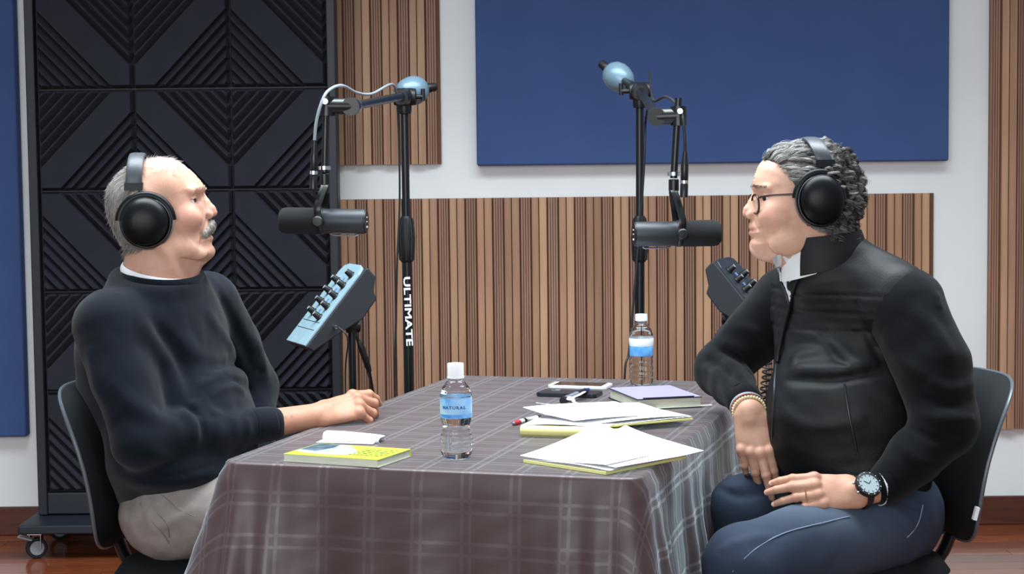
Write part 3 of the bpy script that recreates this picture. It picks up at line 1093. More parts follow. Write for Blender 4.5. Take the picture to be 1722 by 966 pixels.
# ---- lime green paperback
M = rect_frame((-.462, 3.462), math.radians(-24))
bk = thing('paperback_book', 'lime green paperback book with a photo on its cover, near the table corner', 'book', M @ Vector((.11, .07, 0)))
w, h, th = .215, .140, .0155
boxm(MB(), M, .001, w - .002, .001, h - .001, .001, th - .001).build('page_block', 'paper_edge', bk)
cv = boxm(MB(), M, 0, w, 0, h, th - .001, th).build('front_cover', 'cover_lime', bk, bevel=.0003)
boxm(MB(), M, 0, w, 0, h, 0, .001).build('back_cover', 'paper_edge', bk)
boxm(MB(), M, 0, w, h - .0008, h + .0006, 0, th).build('spine', 'cover_lime', bk)
poly = [(.003, .045), (.03, .03), (.075, .022), (.12, .03), (.135, .06), (.12, .085), (.10, .11), (.075, .137), (.003, .137)]
MB().prism(poly, th, th + .0002, M).build('cover_photo', 'cover_photo', cv)
MB().prism([(.003, .06), (.045, .05), (.06, .10), (.055, .136), (.003, .137)], th + .0002, th + .0003, M).build('photo_dark_area', 'cover_dark', cv)  # darker part of the printed cover picture
boxm(MB(), M, .15, w - .002, h - .008, h - .001, th, th + .0002).build('cover_stripe', 'cover_orange', cv)
rr_ = random.Random(3)
for ln in range(5):
    x = .128
    yy = .036 + ln * .017
    while x < .205:
        lw = rr_.uniform(.004, .011)
        if x + lw < .21:
            boxm(MB(), M, x, x + lw, yy, yy + rr_.uniform(.004, .0075), th, th + .0002).build('cover_print', 'ink_dark', cv)
        x += lw + rr_.uniform(.002, .005)

# ---- folded white napkin behind the book
M = rect_frame((-.408, 3.70), math.radians(-14))
pf_ = [(.002, .0015), (-.003, .010), (.001, .0185), (.010, .0215), (.026, .0215), (.040, .0175), (.046, .010), (.044, .004)]
cs = [(p.x, p.y) for p in spline([(a_, b_, 0) for a_, b_ in pf_], 5)]
G = []
for i in range(17):
    t = i / 16
    sink = 1 - .40 * t ** 2
    G.append([M @ Vector((t * (.128 - .25 * abs(y_ - .02)) + .004 * math.sin(9 * t), y_ + .006 * t, max(.001, z_ * sink))) for y_, z_ in cs])
mb = MB().grid(G)
mb.grid([[p - Vector((0, 0, .0012)) for p in r_][::-1] for r_ in G])
nk = thing('paper_napkin', 'folded white paper napkin between the lime book and the resting hand', 'napkin', M @ Vector((.06, .03, 0)))
mb.build('top_fold', 'paper_white', nk, smooth=True)
M2 = M.copy()
boxm(MB(), M2, -.012, .115, -.012, .055, .0006, .0016).build('bottom_fold', 'paper_pink', nk)


# ---- water bottles
def bottle(p, prof, label, kind, H):
    t = thing('water_bottle', label, 'bottle', p, 'plastic water bottles')
    pr = []
    for k in range(len(prof) - 1):
        (r0_, z0_), (r1_, z1_) = prof[k], prof[k + 1]
        for s in range(4):
            q = s / 4
            q2 = q * q * (3 - 2 * q)
            pr.append((r0_ + (r1_ - r0_) * q2, z0_ + (z1_ - z0_) * q))
    pr.append(prof[-1])
    MB().lathe(pr, 40, p).build('bottle_body', 'bottle_water', t, smooth=True)
    return t


pf = Vector((on_table(768, 771).x, on_table(768, 771).y, TZ + .0012))
prof = [(.0215, .0), (.0255, .002), (.0305, .008), (.0322, .016), (.0318, .024), (.0324, .030), (.0316, .037), (.0318, .045), (.0295, .053), (.0275, .060),
        (.0278, .067), (.030, .074), (.0318, .081), (.0318, .124), (.0325, .127), (.031, .132), (.0275, .142), (.0205, .152), (.0145, .159), (.0132, .162), (.0132, .170)]
b1 = bottle(pf, prof, 'clear water bottle with white cap standing at the front of the table', 0, .192)
MB().lathe([(.0158, .165), (.0166, .166), (.0166, .189), (.0158, .1915), (.006, .192)], 36, pf).build('cap', 'cap_white', b1, smooth=True)
MB().lathe([(.0170, .1615), (.0172, .1625), (.0172, .1645), (.0168, .165)], 36, pf).build('neck_ring', 'cap_white', b1, smooth=True)
lb = MB().lathe([(.0321, .083), (.0323, .084), (.0323, .122), (.0321, .123)], 48, pf, cap=False).build('label', 'label_blue', b1, smooth=True)
MB().lathe([(.0325, .084), (.0325, .091)], 48, pf, cap=False).build('label_band', 'label_blue_strong', lb, smooth=True)


def label_word(word, p, r, z, size, material, parent, mid, step):
    for k, ch in enumerate(word):
        an = mid + (k - (len(word) - 1) / 2) * step
        n_ = Vector((math.cos(an), math.sin(an), 0))
        text_obj('label_letter', ch, size, material, parent, frame(p + n_ * r + Vector((0, 0, z)), Vector((-n_.y, n_.x, 0)), n_), sx=1.1, font_bold=.0003)


label_word('NATURAL', pf, .0326, .105, .0085, 'ink_navy', lb, -PI / 2 - .1, .23)
ps = on_table(1079, 648)
ps = Vector((ps.x, ps.y, TZ + .0012))
prof2 = [(.0215, .0), (.0255, .002), (.030, .006), (.0318, .014), (.0308, .022), (.032, .030), (.0308, .038), (.0318, .046), (.0300, .054), (.0312, .061), (.0300, .068), (.0312, .078),
         (.0312, .105), (.0322, .110), (.0325, .122), (.031, .134), (.0275, .146), (.0215, .158), (.0145, .167), (.0132, .170), (.0132, .178)]
b2 = bottle(ps, prof2, 'clear water bottle with pale cap at the far edge of the table', 1, .2)
MB().lathe([(.0152, .171), (.0166, .172), (.0158, .188), (.0148, .1895), (.006, .190)], 36, ps).build('cap', 'cap_clear_blue', b2, smooth=True)
lb = MB().lathe([(.0315, .079), (.0318, .080), (.0318, .104), (.0316, .105)], 48, ps, cap=False).build('label', 'label_blue_strong', b2, smooth=True)
MB().lathe([(.0318, .105), (.0328, .110), (.0331, .122), (.0325, .126)], 48, ps, cap=False).build('label_top', 'label_white', lb, smooth=True)


# ---- lavender hardback notebook
M = rect_frame((.296, 4.140), math.radians(14))
nb_ = thing('hardback_notebook', 'thick lavender hardback notebook with dark rim beside the elbow', 'notebook', M @ Vector((.09, .12, 0)))
w, h, th = .165, .232, .026
MB().prism([(.004, .004), (w - .003, .004), (w - .003, h - .004), (.004, h - .004)], .002, th - .002, M).build('page_block', 'paper_edge', nb_)
MB().prism([(0, 0), (w, 0), (w, h), (0, h)], th - .002, th, M).build('cover_rim', 'notebook_rim', nb_, bevel=.0006)
MB().prism([(.002, .002), (w - .002, .002), (w - .002, h - .002), (.002, h - .002)], th, th + .0006, M).build('front_cover', 'notebook_cover', nb_)
MB().prism([(0, 0), (w, 0), (w, h), (0, h)], 0, .002, M).build('back_cover', 'notebook_rim', nb_)
MB().prism([(.016, -.0006), (w - .02, -.0006), (w - .02, .003), (.016, .003)], th + .0006, th + .003, M).build('elastic_band', 'notebook_rim', nb_)
MB().prism([(.05, -.004), (.192, .004), (.195, .012), (.05, .012)], .002, .004, M).build('loose_sheet', 'paper_edge', nb_)

# ---- two phones
M = rect_frame((.057, 4.41), math.radians(-18))
ph = thing('smartphone', 'dark smartphone lying face down beside the crossed pen', 'phone', M @ Vector((.08, .04, 0)), 'phones on the table')
MB().prism([(0, .008), (.008, 0), (.150, 0), (.158, .008), (.158, .070), (.150, .078), (.008, .078), (0, .070)], 0, .0105, M).build('body', 'phone_black', ph, bevel=.002)
MB().prism([(.028, .045), (.050, .045), (.050, .062), (.028, .062)], .0105, .0118, M).build('camera_bump', 'pen_grey', ph, bevel=.0004)
MB().lathe([(.004, 0), (.004, .0008)], 14, M @ Vector((.034, .054, .0118))).build('camera_lens', 'phone_glass', ph)
M = rect_frame((.090, 4.575), math.radians(-17))
ph = thing('smartphone', 'white framed smartphone with dark screen near the far table edge', 'phone', M @ Vector((.08, .04, 0)), 'phones on the table')
pl_ = [(0, .008), (.008, 0), (.152, 0), (.160, .008), (.160, .072), (.152, .080), (.008, .080), (0, .072)]
MB().prism(pl_, 0, .0085, M).build('body', 'phone_white', ph, bevel=.0015)
MB().prism([(.014, .005), (.146, .005), (.146, .075), (.014, .075)], .0085, .0091, M).build('screen', 'phone_glass', ph)
MB().lathe([(.0045, 0), (.0045, .0004)], 14, M @ Vector((.153, .04, .0086))).build('home_button', 'pen_grey', ph)


# ---- pens and strap
def pen(p0, p1, parts, name, label, cat='pen'):
    t = thing(name, label, cat, p0)
    d = p1 - p0
    for nm, a_, b_, r0_, r1_, m_ in parts:
        MB().tube([p0 + d * a_, p0 + d * b_], [r0_, r1_], 14).build(nm, m_, t, smooth=True)
    return t


q0 = on_table(946, 682); q1 = on_table(1003, 664)
q0 = Vector((q0.x, q0.y, TZ + .011)); q1 = q0 + (q1 - q0).normalized() * .165; q1.z = TZ + .020
pen(q0, q1, [('cap', 0, .10, .0085, .0085, 'pen_black'), ('barrel', .10, .55, .0085, .0075, 'pen_grey'), ('grip', .55, .86, .0075, .007, 'pen_black'), ('tip', .86, 1, .006, .0035, 'pen_blue'), ('clip', .2, .21, .009, .009, 'chrome')],
    'marker_pen', 'dark grey marker pen with blue end lying beside the dark phone')
q0 = on_table(864, 717); q1 = on_table(920, 699)
q0 = Vector((q0.x, q0.y, TZ + .0062)); q1 = q0 + (q1 - q0).normalized() * .145
pen(q0, q1, [('tip', -.05, 0, .002, .0045, 'pen_grey'), ('grip', 0, .20, .0055, .006, 'pen_red'), ('barrel', .20, .85, .006, .0058, 'plastic_white'), ('band', .34, .42, .0062, .0062, 'pen_black'), ('clip', .85, .98, .0062, .005, 'pen_black')],
    'ballpoint_pen', 'white ballpoint pen with red grip beside the yellow legal pad')
S = lambda px, py, z=.004: on_table(px, py, z)
sp_ = thing('lanyard_strap', 'pale lanyard strap lying across the marker pen', 'strap', S(980, 685))
for i_, P_ in enumerate(([S(988, 656, .014), S(975, 664, .024), S(963, 670, .031), S(968, 678, .026), S(981, 681, .008)],
                         [S(962, 672, .031), S(958, 668, .032), S(956, 672, .030), S(966, 673, .03)],
                         [S(962, 679, .012), S(990, 686, .004), S(1010, 684, .003), S(1036, 679, .003)],
                         [S(902, 678, .003), S(920, 680, .003), S(941, 682, .003)])):
    MB().tube(spline(P_, 8), .0042 if i_ != 3 else .0018, 8, flat=(.35, 1.0)).build('strap', 'plastic_white' if i_ in (0, 1, 3) else 'strap_cream', sp_, smooth=True)


# ---- legal pads and loose sheets
def sheet(M, x0, x1, y0, y1, z, bend, n=14, th_=.0004):
    m = MB()
    G = [[M @ Vector((x0 + (x1 - x0) * i / n, y0 + (y1 - y0) * j / n, z + bend(i / n, j / n))) for i in range(n + 1)] for j in range(n + 1)]
    m.grid(G)
    m.grid([[p - Vector((0, 0, th_)) for p in r_][::-1] for r_ in G])
    return m


M = rect_frame((.178, 3.262), math.radians(46))          # front pad: x along the right edge, y to the left
pd = thing('legal_pad', 'yellow legal pad under loose white sheets at the front right corner', 'notepad', M @ Vector((.12, .11, 0)), 'legal pads')
boxm(MB(), M, .0, .245, .006, .222, .0, .006).build('pad', 'paper_yellow', pd, bevel=.0004)
sh = sheet(M, .004, .243, .008, .220, .0068, lambda u, v: .0015 * math.sin(u * 5) * v).build('top_sheet', 'paper_white', pd, smooth=True)
for k, (dx, dy, rz, zz) in enumerate(((.0, -.004, .0, .0085), (.014, -.008, -.07, .011), (.01, .012, .05, .014))):
    Mk = M @ Matrix.Translation((dx, dy, 0)) @ Matrix.Rotation(rz, 4, 'Z')
    o = sheet(Mk, .002, .252, .004, .220, zz, lambda u, v, k=k: .006 * max(0, u - .75) * 2 + .003 * math.sin(v * 4 + k) + (.034 if k else .012) * (u * v) ** 1.4).build('paper_sheet', 'paper_white', smooth=True)
    tag(o, ('lowest', 'middle', 'topmost')[k] + ' loose white sheet on the front legal pad', 'paper', 'loose sheets on the front pad')

M = rect_frame((.014, 3.745), math.radians(-13))         # back pad with its pages folded over
pd = thing('legal_pad', 'yellow legal pad with pages rolled over its near edge', 'notepad', M @ Vector((.1, .15, 0)), 'legal pads')
boxm(MB(), M, .0, .205, .01, .30, .0, .008).build('pad', 'paper_yellow', pd, bevel=.0004)
G = []
for j in range(13):
    an = PI * j / 12
    G.append([M @ Vector((x, .012 - .013 * math.sin(an), .0125 - .0115 * math.cos(an))) for x in (0, .05, .1, .15, .19)])
MB().grid(G).grid([[p + Vector((0, .0006, 0)) for p in r_][::-1] for r_ in G]).build('rolled_pages', 'paper_yellow', pd, smooth=True)
sheet(M, .0, .19, .012, .29, .0245, lambda u, v: -.014 * v + .003 * math.sin(u * 4) * (1 - v)).build('folded_page', 'paper_white', pd, smooth=True)

M = rect_frame((.18, 3.775), math.radians(27))           # sheet pile to the right of it
pd = thing('legal_pad', 'thin yellow legal pad under white sheets, reaching the right table edge', 'notepad', M @ Vector((.12, .1, 0)), 'legal pads')
boxm(MB(), M, .03, .25, -.002, .19, .0125, .0165).build('pad', 'paper_yellow', pd, bevel=.0003)
sheet(M, .028, .249, .0, .19, .0172, lambda u, v: .003 * u).build('top_sheet', 'paper_white', pd, smooth=True)
for k, (dx, dy, rz, zz) in enumerate(((.0, .0, .0, .021), (-.03, .02, .06, .026))):
    Mk = M @ Matrix.Translation((dx, dy, 0)) @ Matrix.Rotation(rz, 4, 'Z')
    o = sheet(Mk, -.01, .245, .004, .225, zz, lambda u, v, k=k: .012 * max(0, v - .6) + .004 * math.sin(u * 3 + k)).build('paper_sheet', 'paper_white', smooth=True)
    tag(o, ('lower', 'upper')[k] + ' loose white sheet on the rear pads by the lavender notebook', 'paper', 'loose sheets on the rear pads')


# ================================================================== SCULPTING TOOLS (signed fields -> mesh)
class Field:
    def __init__(s, lo, hi, h):
        s.lo, s.h = np.array(lo, dtype=np.float64), h
        s.n = np.ceil((np.array(hi) - s.lo) / h).astype(int) + 1
        s.a = np.full(tuple(s.n), 0.5 if h < .1 else 60.0, dtype=np.float32)

    def _sl(s, lo, hi):
        i0 = np.clip(np.floor((np.array(lo) - s.lo) / s.h).astype(int), 0, s.n)
        i1 = np.clip(np.ceil((np.array(hi) - s.lo) / s.h).astype(int) + 1, 0, s.n)
        sl = tuple(slice(a, b) for a, b in zip(i0, i1))
        g = [(s.lo[k] + s.h * np.arange(i0[k], i1[k])).astype(np.float32) for k in range(3)]
        return sl, g[0][:, None, None], g[1][None, :, None], g[2][None, None, :]

    def put(s, fn, lo, hi, k=0.0, cut=False):
        m = k + 3 * s.h
        sl, X, Y, Z = s._sl(np.array(lo) - m, np.array(hi) + m)
        a = s.a[sl]
        if a.size == 0:
            return s
        b = fn(X, Y, Z).astype(np.float32)
        if cut:
            b = -b
            if k:
                hh = np.clip(.5 + .5 * (b - a) / k, 0, 1)
                s.a[sl] = a * (1 - hh) + b * hh + k * hh * (1 - hh)
            else:
                s.a[sl] = np.maximum(a, b)
        elif k:
            hh = np.clip(.5 + .5 * (b - a) / k, 0, 1)
            s.a[sl] = b * (1 - hh) + a * hh - k * hh * (1 - hh)
        else:
            s.a[sl] = np.minimum(a, b)
        return s

    def cone(s, a, b, ra, rb, k=0.0, cut=False, squash=None):
        """capsule with two radii; squash=(direction, factor) thickens (<1) or flattens (>1) along a direction"""
        a, b = np.array(a, dtype=float), np.array(b, dtype=float)
        d = b - a
        L2 = max(float(d @ d), 1e-12)

        def fn(X, Y, Z):
            px, py, pz = X - a[0], Y - a[1], Z - a[2]
            t = np.clip((px * d[0] + py * d[1] + pz * d[2]) / L2, 0, 1)
            px, py, pz = px - t * d[0], py - t * d[1], pz - t * d[2]
            q2 = px * px + py * py + pz * pz
            if squash is not None:
                v, f = np.array(squash[0], dtype=float), squash[1]
                v = v / np.linalg.norm(v)
                q = px * v[0] + py * v[1] + pz * v[2]
                q2 = q2 + (f * f - 1) * q * q
            return np.sqrt(np.maximum(q2, 0)) - (ra + (rb - ra) * t)
        R = max(ra, rb) * (1.0 if squash is None else max(1, 1 / squash[1]))
        return s.put(fn, np.minimum(a, b) - R, np.maximum(a, b) + R, k, cut)

    def chain(s, P, r, k=0.0, cut=False, squash=None):
        for i in range(len(P) - 1):
            s.cone(P[i], P[i + 1], r[i], r[i + 1], k if i == 0 or cut else max(k * .6, s.h), cut, squash)
        return s

    def ell(s, c, r, k=0.0, cut=False, R=None):
        c, r = np.array(c, dtype=float), np.array(r, dtype=float)
        Rm = None if R is None else np.array(R, dtype=float)      # rows: local axes in world

        def fn(X, Y, Z):
            p = [X - c[0], Y - c[1], Z - c[2]]
            if Rm is not None:
                p = [Rm[i, 0] * p[0] + Rm[i, 1] * p[1] + Rm[i, 2] * p[2] for i in range(3)]
            k0 = np.sqrt((p[0] / r[0]) ** 2 + (p[1] / r[1]) ** 2 + (p[2] / r[2]) ** 2) + 1e-9
            k1 = np.sqrt((p[0] / r[0] ** 2) ** 2 + (p[1] / r[1] ** 2) ** 2 + (p[2] / r[2] ** 2) ** 2) + 1e-9
            return k0 * (k0 - 1) / k1
        e = r if Rm is None else np.full(3, r.max())
        return s.put(fn, c - e, c + e, k, cut)

    def warp(s, fn, lo=None, hi=None):
        """add fn(X, Y, Z) to the field"""
        lo = s.lo if lo is None else lo
        hi = s.lo + s.h * s.n if hi is None else hi
        sl, X, Y, Z = s._sl(lo, hi)
        s.a[sl] = s.a[sl] + fn(X, Y, Z)
        return s

    def nets(s):
        a, n = s.a, s.n
        b = (a < 0)
        c = np.zeros(tuple(n - 1), dtype=np.int8)
        for i in (0, 1):
            for j in (0, 1):
                for k in (0, 1):
                    c += b[i:n[0] - 1 + i, j:n[1] - 1 + j, k:n[2] - 1 + k]
        act = (c > 0) & (c < 8)
        I = np.argwhere(act)
        idx = np.full(act.shape, -1, dtype=np.int64)
        idx[act] = np.arange(len(I))
        cor = [(i, j, k) for i in (0, 1) for j in (0, 1) for k in (0, 1)]
        V = np.stack([a[I[:, 0] + i, I[:, 1] + j, I[:, 2] + k] for i, j, k in cor], 1).astype(np.float64)
        C = np.array(cor, dtype=np.float64)
        acc, cnt = np.zeros((len(I), 3)), np.zeros((len(I), 1))
        for p in range(8):
            for q in range(p + 1, 8):
                if np.abs(C[p] - C[q]).sum() == 1:
                    m = (V[:, p] < 0) != (V[:, q] < 0)
                    t = V[m, p] / (V[m, p] - V[m, q])
                    acc[m] += C[p] + (C[q] - C[p]) * t[:, None]
                    cnt[m] += 1
        verts = s.lo + s.h * (I + acc / cnt)
        quads = []
        for ax in range(3):
            s0 = [slice(None)] * 3
            s1 = [slice(None)] * 3
            s0[ax], s1[ax] = slice(0, -1), slice(1, None)
            d = b[tuple(s0)] != b[tuple(s1)]
            E = np.argwhere(d)
            o1, o2 = (ax + 1) % 3, (ax + 2) % 3
            ok = (E[:, o1] > 0) & (E[:, o2] > 0) & (E[:, o1] < n[o1] - 1) & (E[:, o2] < n[o2] - 1)
            E = E[ok]
            inside_first = b[tuple(E.T)]
            cells = []
            for u_, v_ in ((-1, -1), (0, -1), (0, 0), (-1, 0)):
                F = E.copy()
                F[:, o1] += u_
                F[:, o2] += v_
                cells.append(idx[tuple(F.T)])
            Q = np.stack(cells, 1)
            Q[~inside_first] = Q[~inside_first][:, ::-1]
            quads.append(Q)
        Q = np.concatenate(quads)
        return verts, Q[(Q >= 0).all(1)]

    def normals(s, P):
        g = []
        f = (np.asarray(P) - s.lo) / s.h
        i = np.clip(np.round(f).astype(int), 1, s.n - 2)
        for ax in range(3):
            e = np.zeros(3, int)
            e[ax] = 1
            g.append(s.a[tuple((i + e).T)] - s.a[tuple((i - e).T)])
        g = np.stack(g, 1)
        return g / (np.linalg.norm(g, axis=1, keepdims=True) + 1e-9)


def relax(v, q, it=2, lam=.5):
    for _ in range(it):
        acc, cnt = np.zeros_like(v), np.zeros(len(v))
        for k in range(4):
            a, b = q[:, k], q[:, (k + 1) % 4]
            np.add.at(acc, a, v[b])
            np.add.at(acc, b, v[a])
            np.add.at(cnt, a, 1)
            np.add.at(cnt, b, 1)
        v = v + lam * (acc / np.maximum(cnt, 1)[:, None] - v)
    return v


def np_mesh(name, v, faces, material, tint=None, parent=None, smooth=True):
    me = bpy.data.meshes.new(name)
    nf, w = faces.shape
    me.vertices.add(len(v))
    me.vertices.foreach_set('co', np.asarray(v, dtype=np.float32).ravel())
    me.loops.add(nf * w)
    me.loops.foreach_set('vertex_index', faces.astype(np.int32).ravel())
    me.polygons.add(nf)
    me.polygons.foreach_set('loop_start', np.arange(0, nf * w, w, dtype=np.int32))
    me.polygons.foreach_set('loop_total', np.full(nf, w, dtype=np.int32))
    me.polygons.foreach_set('use_smooth', np.full(nf, smooth))
    me.update(calc_edges=True)
    me.validate()
    if tint is not None:
        at_ = me.attributes.new('tint', 'FLOAT_COLOR', 'POINT')
        c4 = np.ones((len(v), 4), dtype=np.float32)
        c4[:, :3] = tint
        at_.data.foreach_set('color', c4.ravel())
    me.materials.append(MATS[material])
    o = bpy.data.objects.new(name, me)
    COL.objects.link(o)
    if parent is not None:
        adopt(o, parent)
    return o


def vnoise(X, Y, Z, f, seed=0):
    """cheap smooth noise from warped sines, about -1..1"""
    r = np.random.default_rng(seed)
    out = 0
    for _ in range(5):
        d = r.normal(size=3)
        d /= np.linalg.norm(d)
        e = r.normal(size=3)
        out = out + np.sin(f * (d[0] * X + d[1] * Y + d[2] * Z) + 1.3 * np.sin(f * .6 * (e[0] * X + e[1] * Y + e[2] * Z) + r.uniform(0, 6)) + r.uniform(0, 6))
    return out / 3.2


def poly_sd(pts, gx, gz):
    """signed distance (positive inside) of a closed outline on a grid"""
    P = np.array([(p.x, p.y) for p in spline([(x, z, 0) for x, z in pts], 5, closed=True)])
    X, Z = np.meshgrid(gx, gz, indexing='ij')
    best = np.full(X.shape, 1e9)
    ins = np.zeros(X.shape, bool)
    for i in range(len(P)):
        a, b = P[i], P[(i + 1) % len(P)]
        d = b - a
        t = np.clip(((X - a[0]) * d[0] + (Z - a[1]) * d[1]) / (d @ d + 1e-9), 0, 1)
        best = np.minimum(best, np.hypot(X - a[0] - t * d[0], Z - a[1] - t * d[1]))
        cr = ((a[1] > Z) != (b[1] > Z)) & (X < (b[0] - a[0]) * (Z - a[1]) / (b[1] - a[1] + 1e-12) + a[0])
        ins ^= cr
    return np.where(ins, best, -best)


def idw(C, X, Z):
    num, den = 0, 0
    for x, z, w in C:
        q = 1.0 / ((X - x) ** 2 + (Z - z) ** 2 + 120.0) ** 1.5
        num, den = num + q * w, den + q
    return num / den


class Head:
    """head sculpted in units of one photo pixel: x to the front of the face, y to the person's far side, z up"""

    def __init__(s, origin, forward, Y, poly, widths, R=58.0, h=1.6, zlo=-165, yaw=0.0, pw=2.2):
        O = at(origin[0], origin[1], Y)
        v = O - Vector((0, 0, CAM_H))
        s.k = v.dot(_d) / FPX
        v.normalize()
        right = v.cross(Vector((0, 0, 1))).normalized()
        up = right.cross(v).normalized()
        fx = right * forward
        dep = v
        # turn towards the camera by yaw
        fx2 = fx * math.cos(yaw) - dep * math.sin(yaw)
        dep2 = dep * math.cos(yaw) + fx * math.sin(yaw)
        s.O, s.fx, s.dy, s.up = np.array(O), np.array(fx2), np.array(dep2), np.array(up)
        s.F = Field((-112, -92, zlo), (128, 92, 122), h)
        F = s.F
        gx = F.lo[0] + h * np.arange(F.n[0])
        gz = F.lo[2] + h * np.arange(F.n[2])
        d = poly_sd(poly, gx, gz)
        X, Z = np.meshgrid(gx, gz, indexing='ij')
        Wm = idw(widths, X, Z)
        t = np.clip(d / R, 0, 1)
        W = Wm * (1 - (1 - t) ** pw) ** (1 / pw)
        gy = F.lo[1] + h * np.arange(F.n[1])
        base = np.where(d[:, None, :] > 0, (np.abs(gy)[None, :, None] - W[:, None, :]) * .72, np.maximum(-d[:, None, :], (np.abs(gy)[None, :, None] - 0) * .5))
        s.F.a = base.astype(np.float32)

    def both(s, fn):
        for sg in (-1, 1):
            fn(sg)

    def world(s, P):
        P = np.asarray(P, dtype=float)
        return s.O + s.k * (P[..., 0:1] * s.fx + P[..., 1:2] * s.dy + P[..., 2:3] * s.up)

    def matrix(s):
        m = Matrix.Identity(4)
        for i in range(3):
            m[i][0], m[i][1], m[i][2], m[i][3] = s.fx[i] * s.k, s.dy[i] * s.k, s.up[i] * s.k, s.O[i]
        return m

    def place(s, o):
        """bring an object modelled in head units into the world"""
        me = o.data
        m = s.matrix()
        me.transform(m)
        if m.determinant() < 0:
            me.flip_normals()
        me.update()
        return o

    def flip(s, q):
        return q[:, ::-1] if s.matrix().determinant() < 0 else q


def strands(paths, radii, sides=3):
    """paths: (N, K, 3); radii: (N, K) -> one mesh of thin tapered hairs"""
    N, K, _ = paths.shape
    T = np.gradient(paths, axis=1)
    T /= np.linalg.norm(T, axis=2, keepdims=True) + 1e-9
    ref = np.array([.31, .55, .77])
    A = np.cross(T, ref)
    A /= np.linalg.norm(A, axis=2, keepdims=True) + 1e-9
    B = np.cross(T, A)
    vs = []
    for k in range(sides):
        an = 2 * PI * k / sides
        vs.append(paths + radii[..., None] * (A * math.cos(an) + B * math.sin(an)))
    V = np.stack(vs, 2).reshape(-1, 3)
    base = (np.arange(N)[:, None, None] * K + np.arange(K - 1)[None, :, None]) * sides
    k0 = np.arange(sides)[None, None, :]
    k1 = (k0 + 1) % sides
    Q = np.stack([base + k0, base + k1, base + sides + k1, base + sides + k0], -1).reshape(-1, 4)
    return V, Q


def hand(F, W, f, n, t, curls, spread=(.10, .03, -.04, -.12), thumb=(.5, .35, .2, .2), size=1.0, k=.007, thumb_on=True):
    """W wrist centre, f towards the knuckles, n out of the back of the hand, t towards the thumb; returns finger joints"""
    f, n, t = Vector(f).normalized(), Vector(n), Vector(t)
    n = (n - f * n.dot(f)).normalized()
    t2 = f.cross(n)
    t = t2 if t2.dot(t) > 0 else -t2
    S = size
    ln = [(.045, .027, .021), (.050, .031, .022), (.046, .029, .022), (.036, .021, .019)]
    pl = [.094, .096, .090, .081]
    lat = [.027, .0075, -.0125, -.031]
    rr = [(.0112, .0098, .0085, .0068), (.0115, .0100, .0087, .0070), (.0108, .0096, .0083, .0067), (.0098, .0084, .0074, .0060)]
    W = Vector(W)
    J = []
    sq = (tuple(n), 1.30)
    for i in range(4):
        m = W + f * pl[i] * S + t * lat[i] * S + n * (.004 - .004 * abs(i - 1.2)) * S
        a0 = W + f * .008 * S + t * lat[i] * .55 * S
        F.cone(a0, m - n * .004 * S, .0185 * S, .0130 * S, .012, squash=sq)
    F.ell(W + f * .05 * S - n * .004 * S, (.042 * S, .036 * S, .016 * S), .01, R=(tuple(f), tuple(t), tuple(n)))
    for i in range(4):
        m = W + f * pl[i] * S + t * lat[i] * S + n * (.004 - .004 * abs(i - 1.2)) * S
        th = 0.0
        side = (f * math.cos(spread[i]) + t * math.sin(spread[i])).normalized()
        P = [m]
        for j in range(3):
            th += curls[i][j]
            d = side * math.cos(th) - n * math.sin(th)
            P.append(P[-1] + d * ln[i][j] * S)
        r_ = [x * S for x in rr[i]]
        F.ell(m + n * .0015 * S, (.0125 * S,) * 3, .006)
        for j in range(3):
            F.cone(P[j], P[j + 1], r_[j], r_[j + 1], k if j == 0 else .002)
        F.ell(P[1], (r_[1] * 1.06,) * 3, .003)
        J.append(P)
    if thumb_on:
        c = W + f * .022 * S + t * .024 * S - n * .008 * S
        d = (f * math.cos(thumb[0]) + t * math.sin(thumb[0]) - n * thumb[1]).normalized()
        p1 = c + d * .046 * S
        d2 = (d - t * thumb[2] + f * thumb[2] * .6).normalized()
        p2 = p1 + d2 * .034 * S
        d3 = (d2 - t * thumb[3] + f * thumb[3] * .5).normalized()
        p3 = p2 + d3 * .026 * S
        F.cone(c, p1, .0175 * S, .0135 * S, .012)
        F.cone(p1, p2, .0122 * S, .0108 * S, .005)
        F.cone(p2, p3, .0108 * S, .0080 * S, .002)
        J.append([c, p1, p2, p3])
    return J


def bounds(pts, m):
    P = np.array([tuple(p) for p in pts])
    return P.min(0) - m, P.max(0) + m


# ================================================================== THE MAN IN THE NAVY SWEATER
mat('skin', 'c99a84', 0.52, attr=True, vary='f8f1ed', vscale=60, bump=0.17, bscale=420, sss=0.10, spec=0.45)
mat('hair', '8d8a86', 0.7, attr=True, spec=0.2)
mat('eye', 'e8e6e2', 0.12, attr=True, coat=0.6)
mat('sweater_knit', '0d141e', 0.95, vary='0b111a', vscale=12, bump=0.45, bscale=900, sheen=0.10, spec=0.15)
mat('tshirt_white', 'e6e8ee', 0.85)
mat('khaki_cotton', '8b837f', 0.9, vary='7c746f', vscale=30, bump=0.3, bscale=800)
mat('khaki_stitch', '726a64', 0.9)
mat('shoe_leather', '1d1a19', 0.4)
mat('belt_leather', '1b1a1c', 0.5)
mat('hp_plastic', '0d0f12', 0.36, vary='0b0d10', vscale=40, spec=0.2)
mat('hp_leather', '3b3e44', 0.42, bump=0.1, bscale=500)
mat('hp_velour', '1b1c20', 0.95, bump=0.5, bscale=900, sheen=.3)


def lin3(c):
    return np.array(lin(c)[:3])


def gauss(P, c, r):
    q = ((P - np.array(c)) / np.array(r)) ** 2
    return np.exp(-q.sum(1))[:, None]


def sstep(a, b, x):
    t = np.clip((x - a) / (b - a), 0, 1)
    return t * t * (3 - 2 * t)


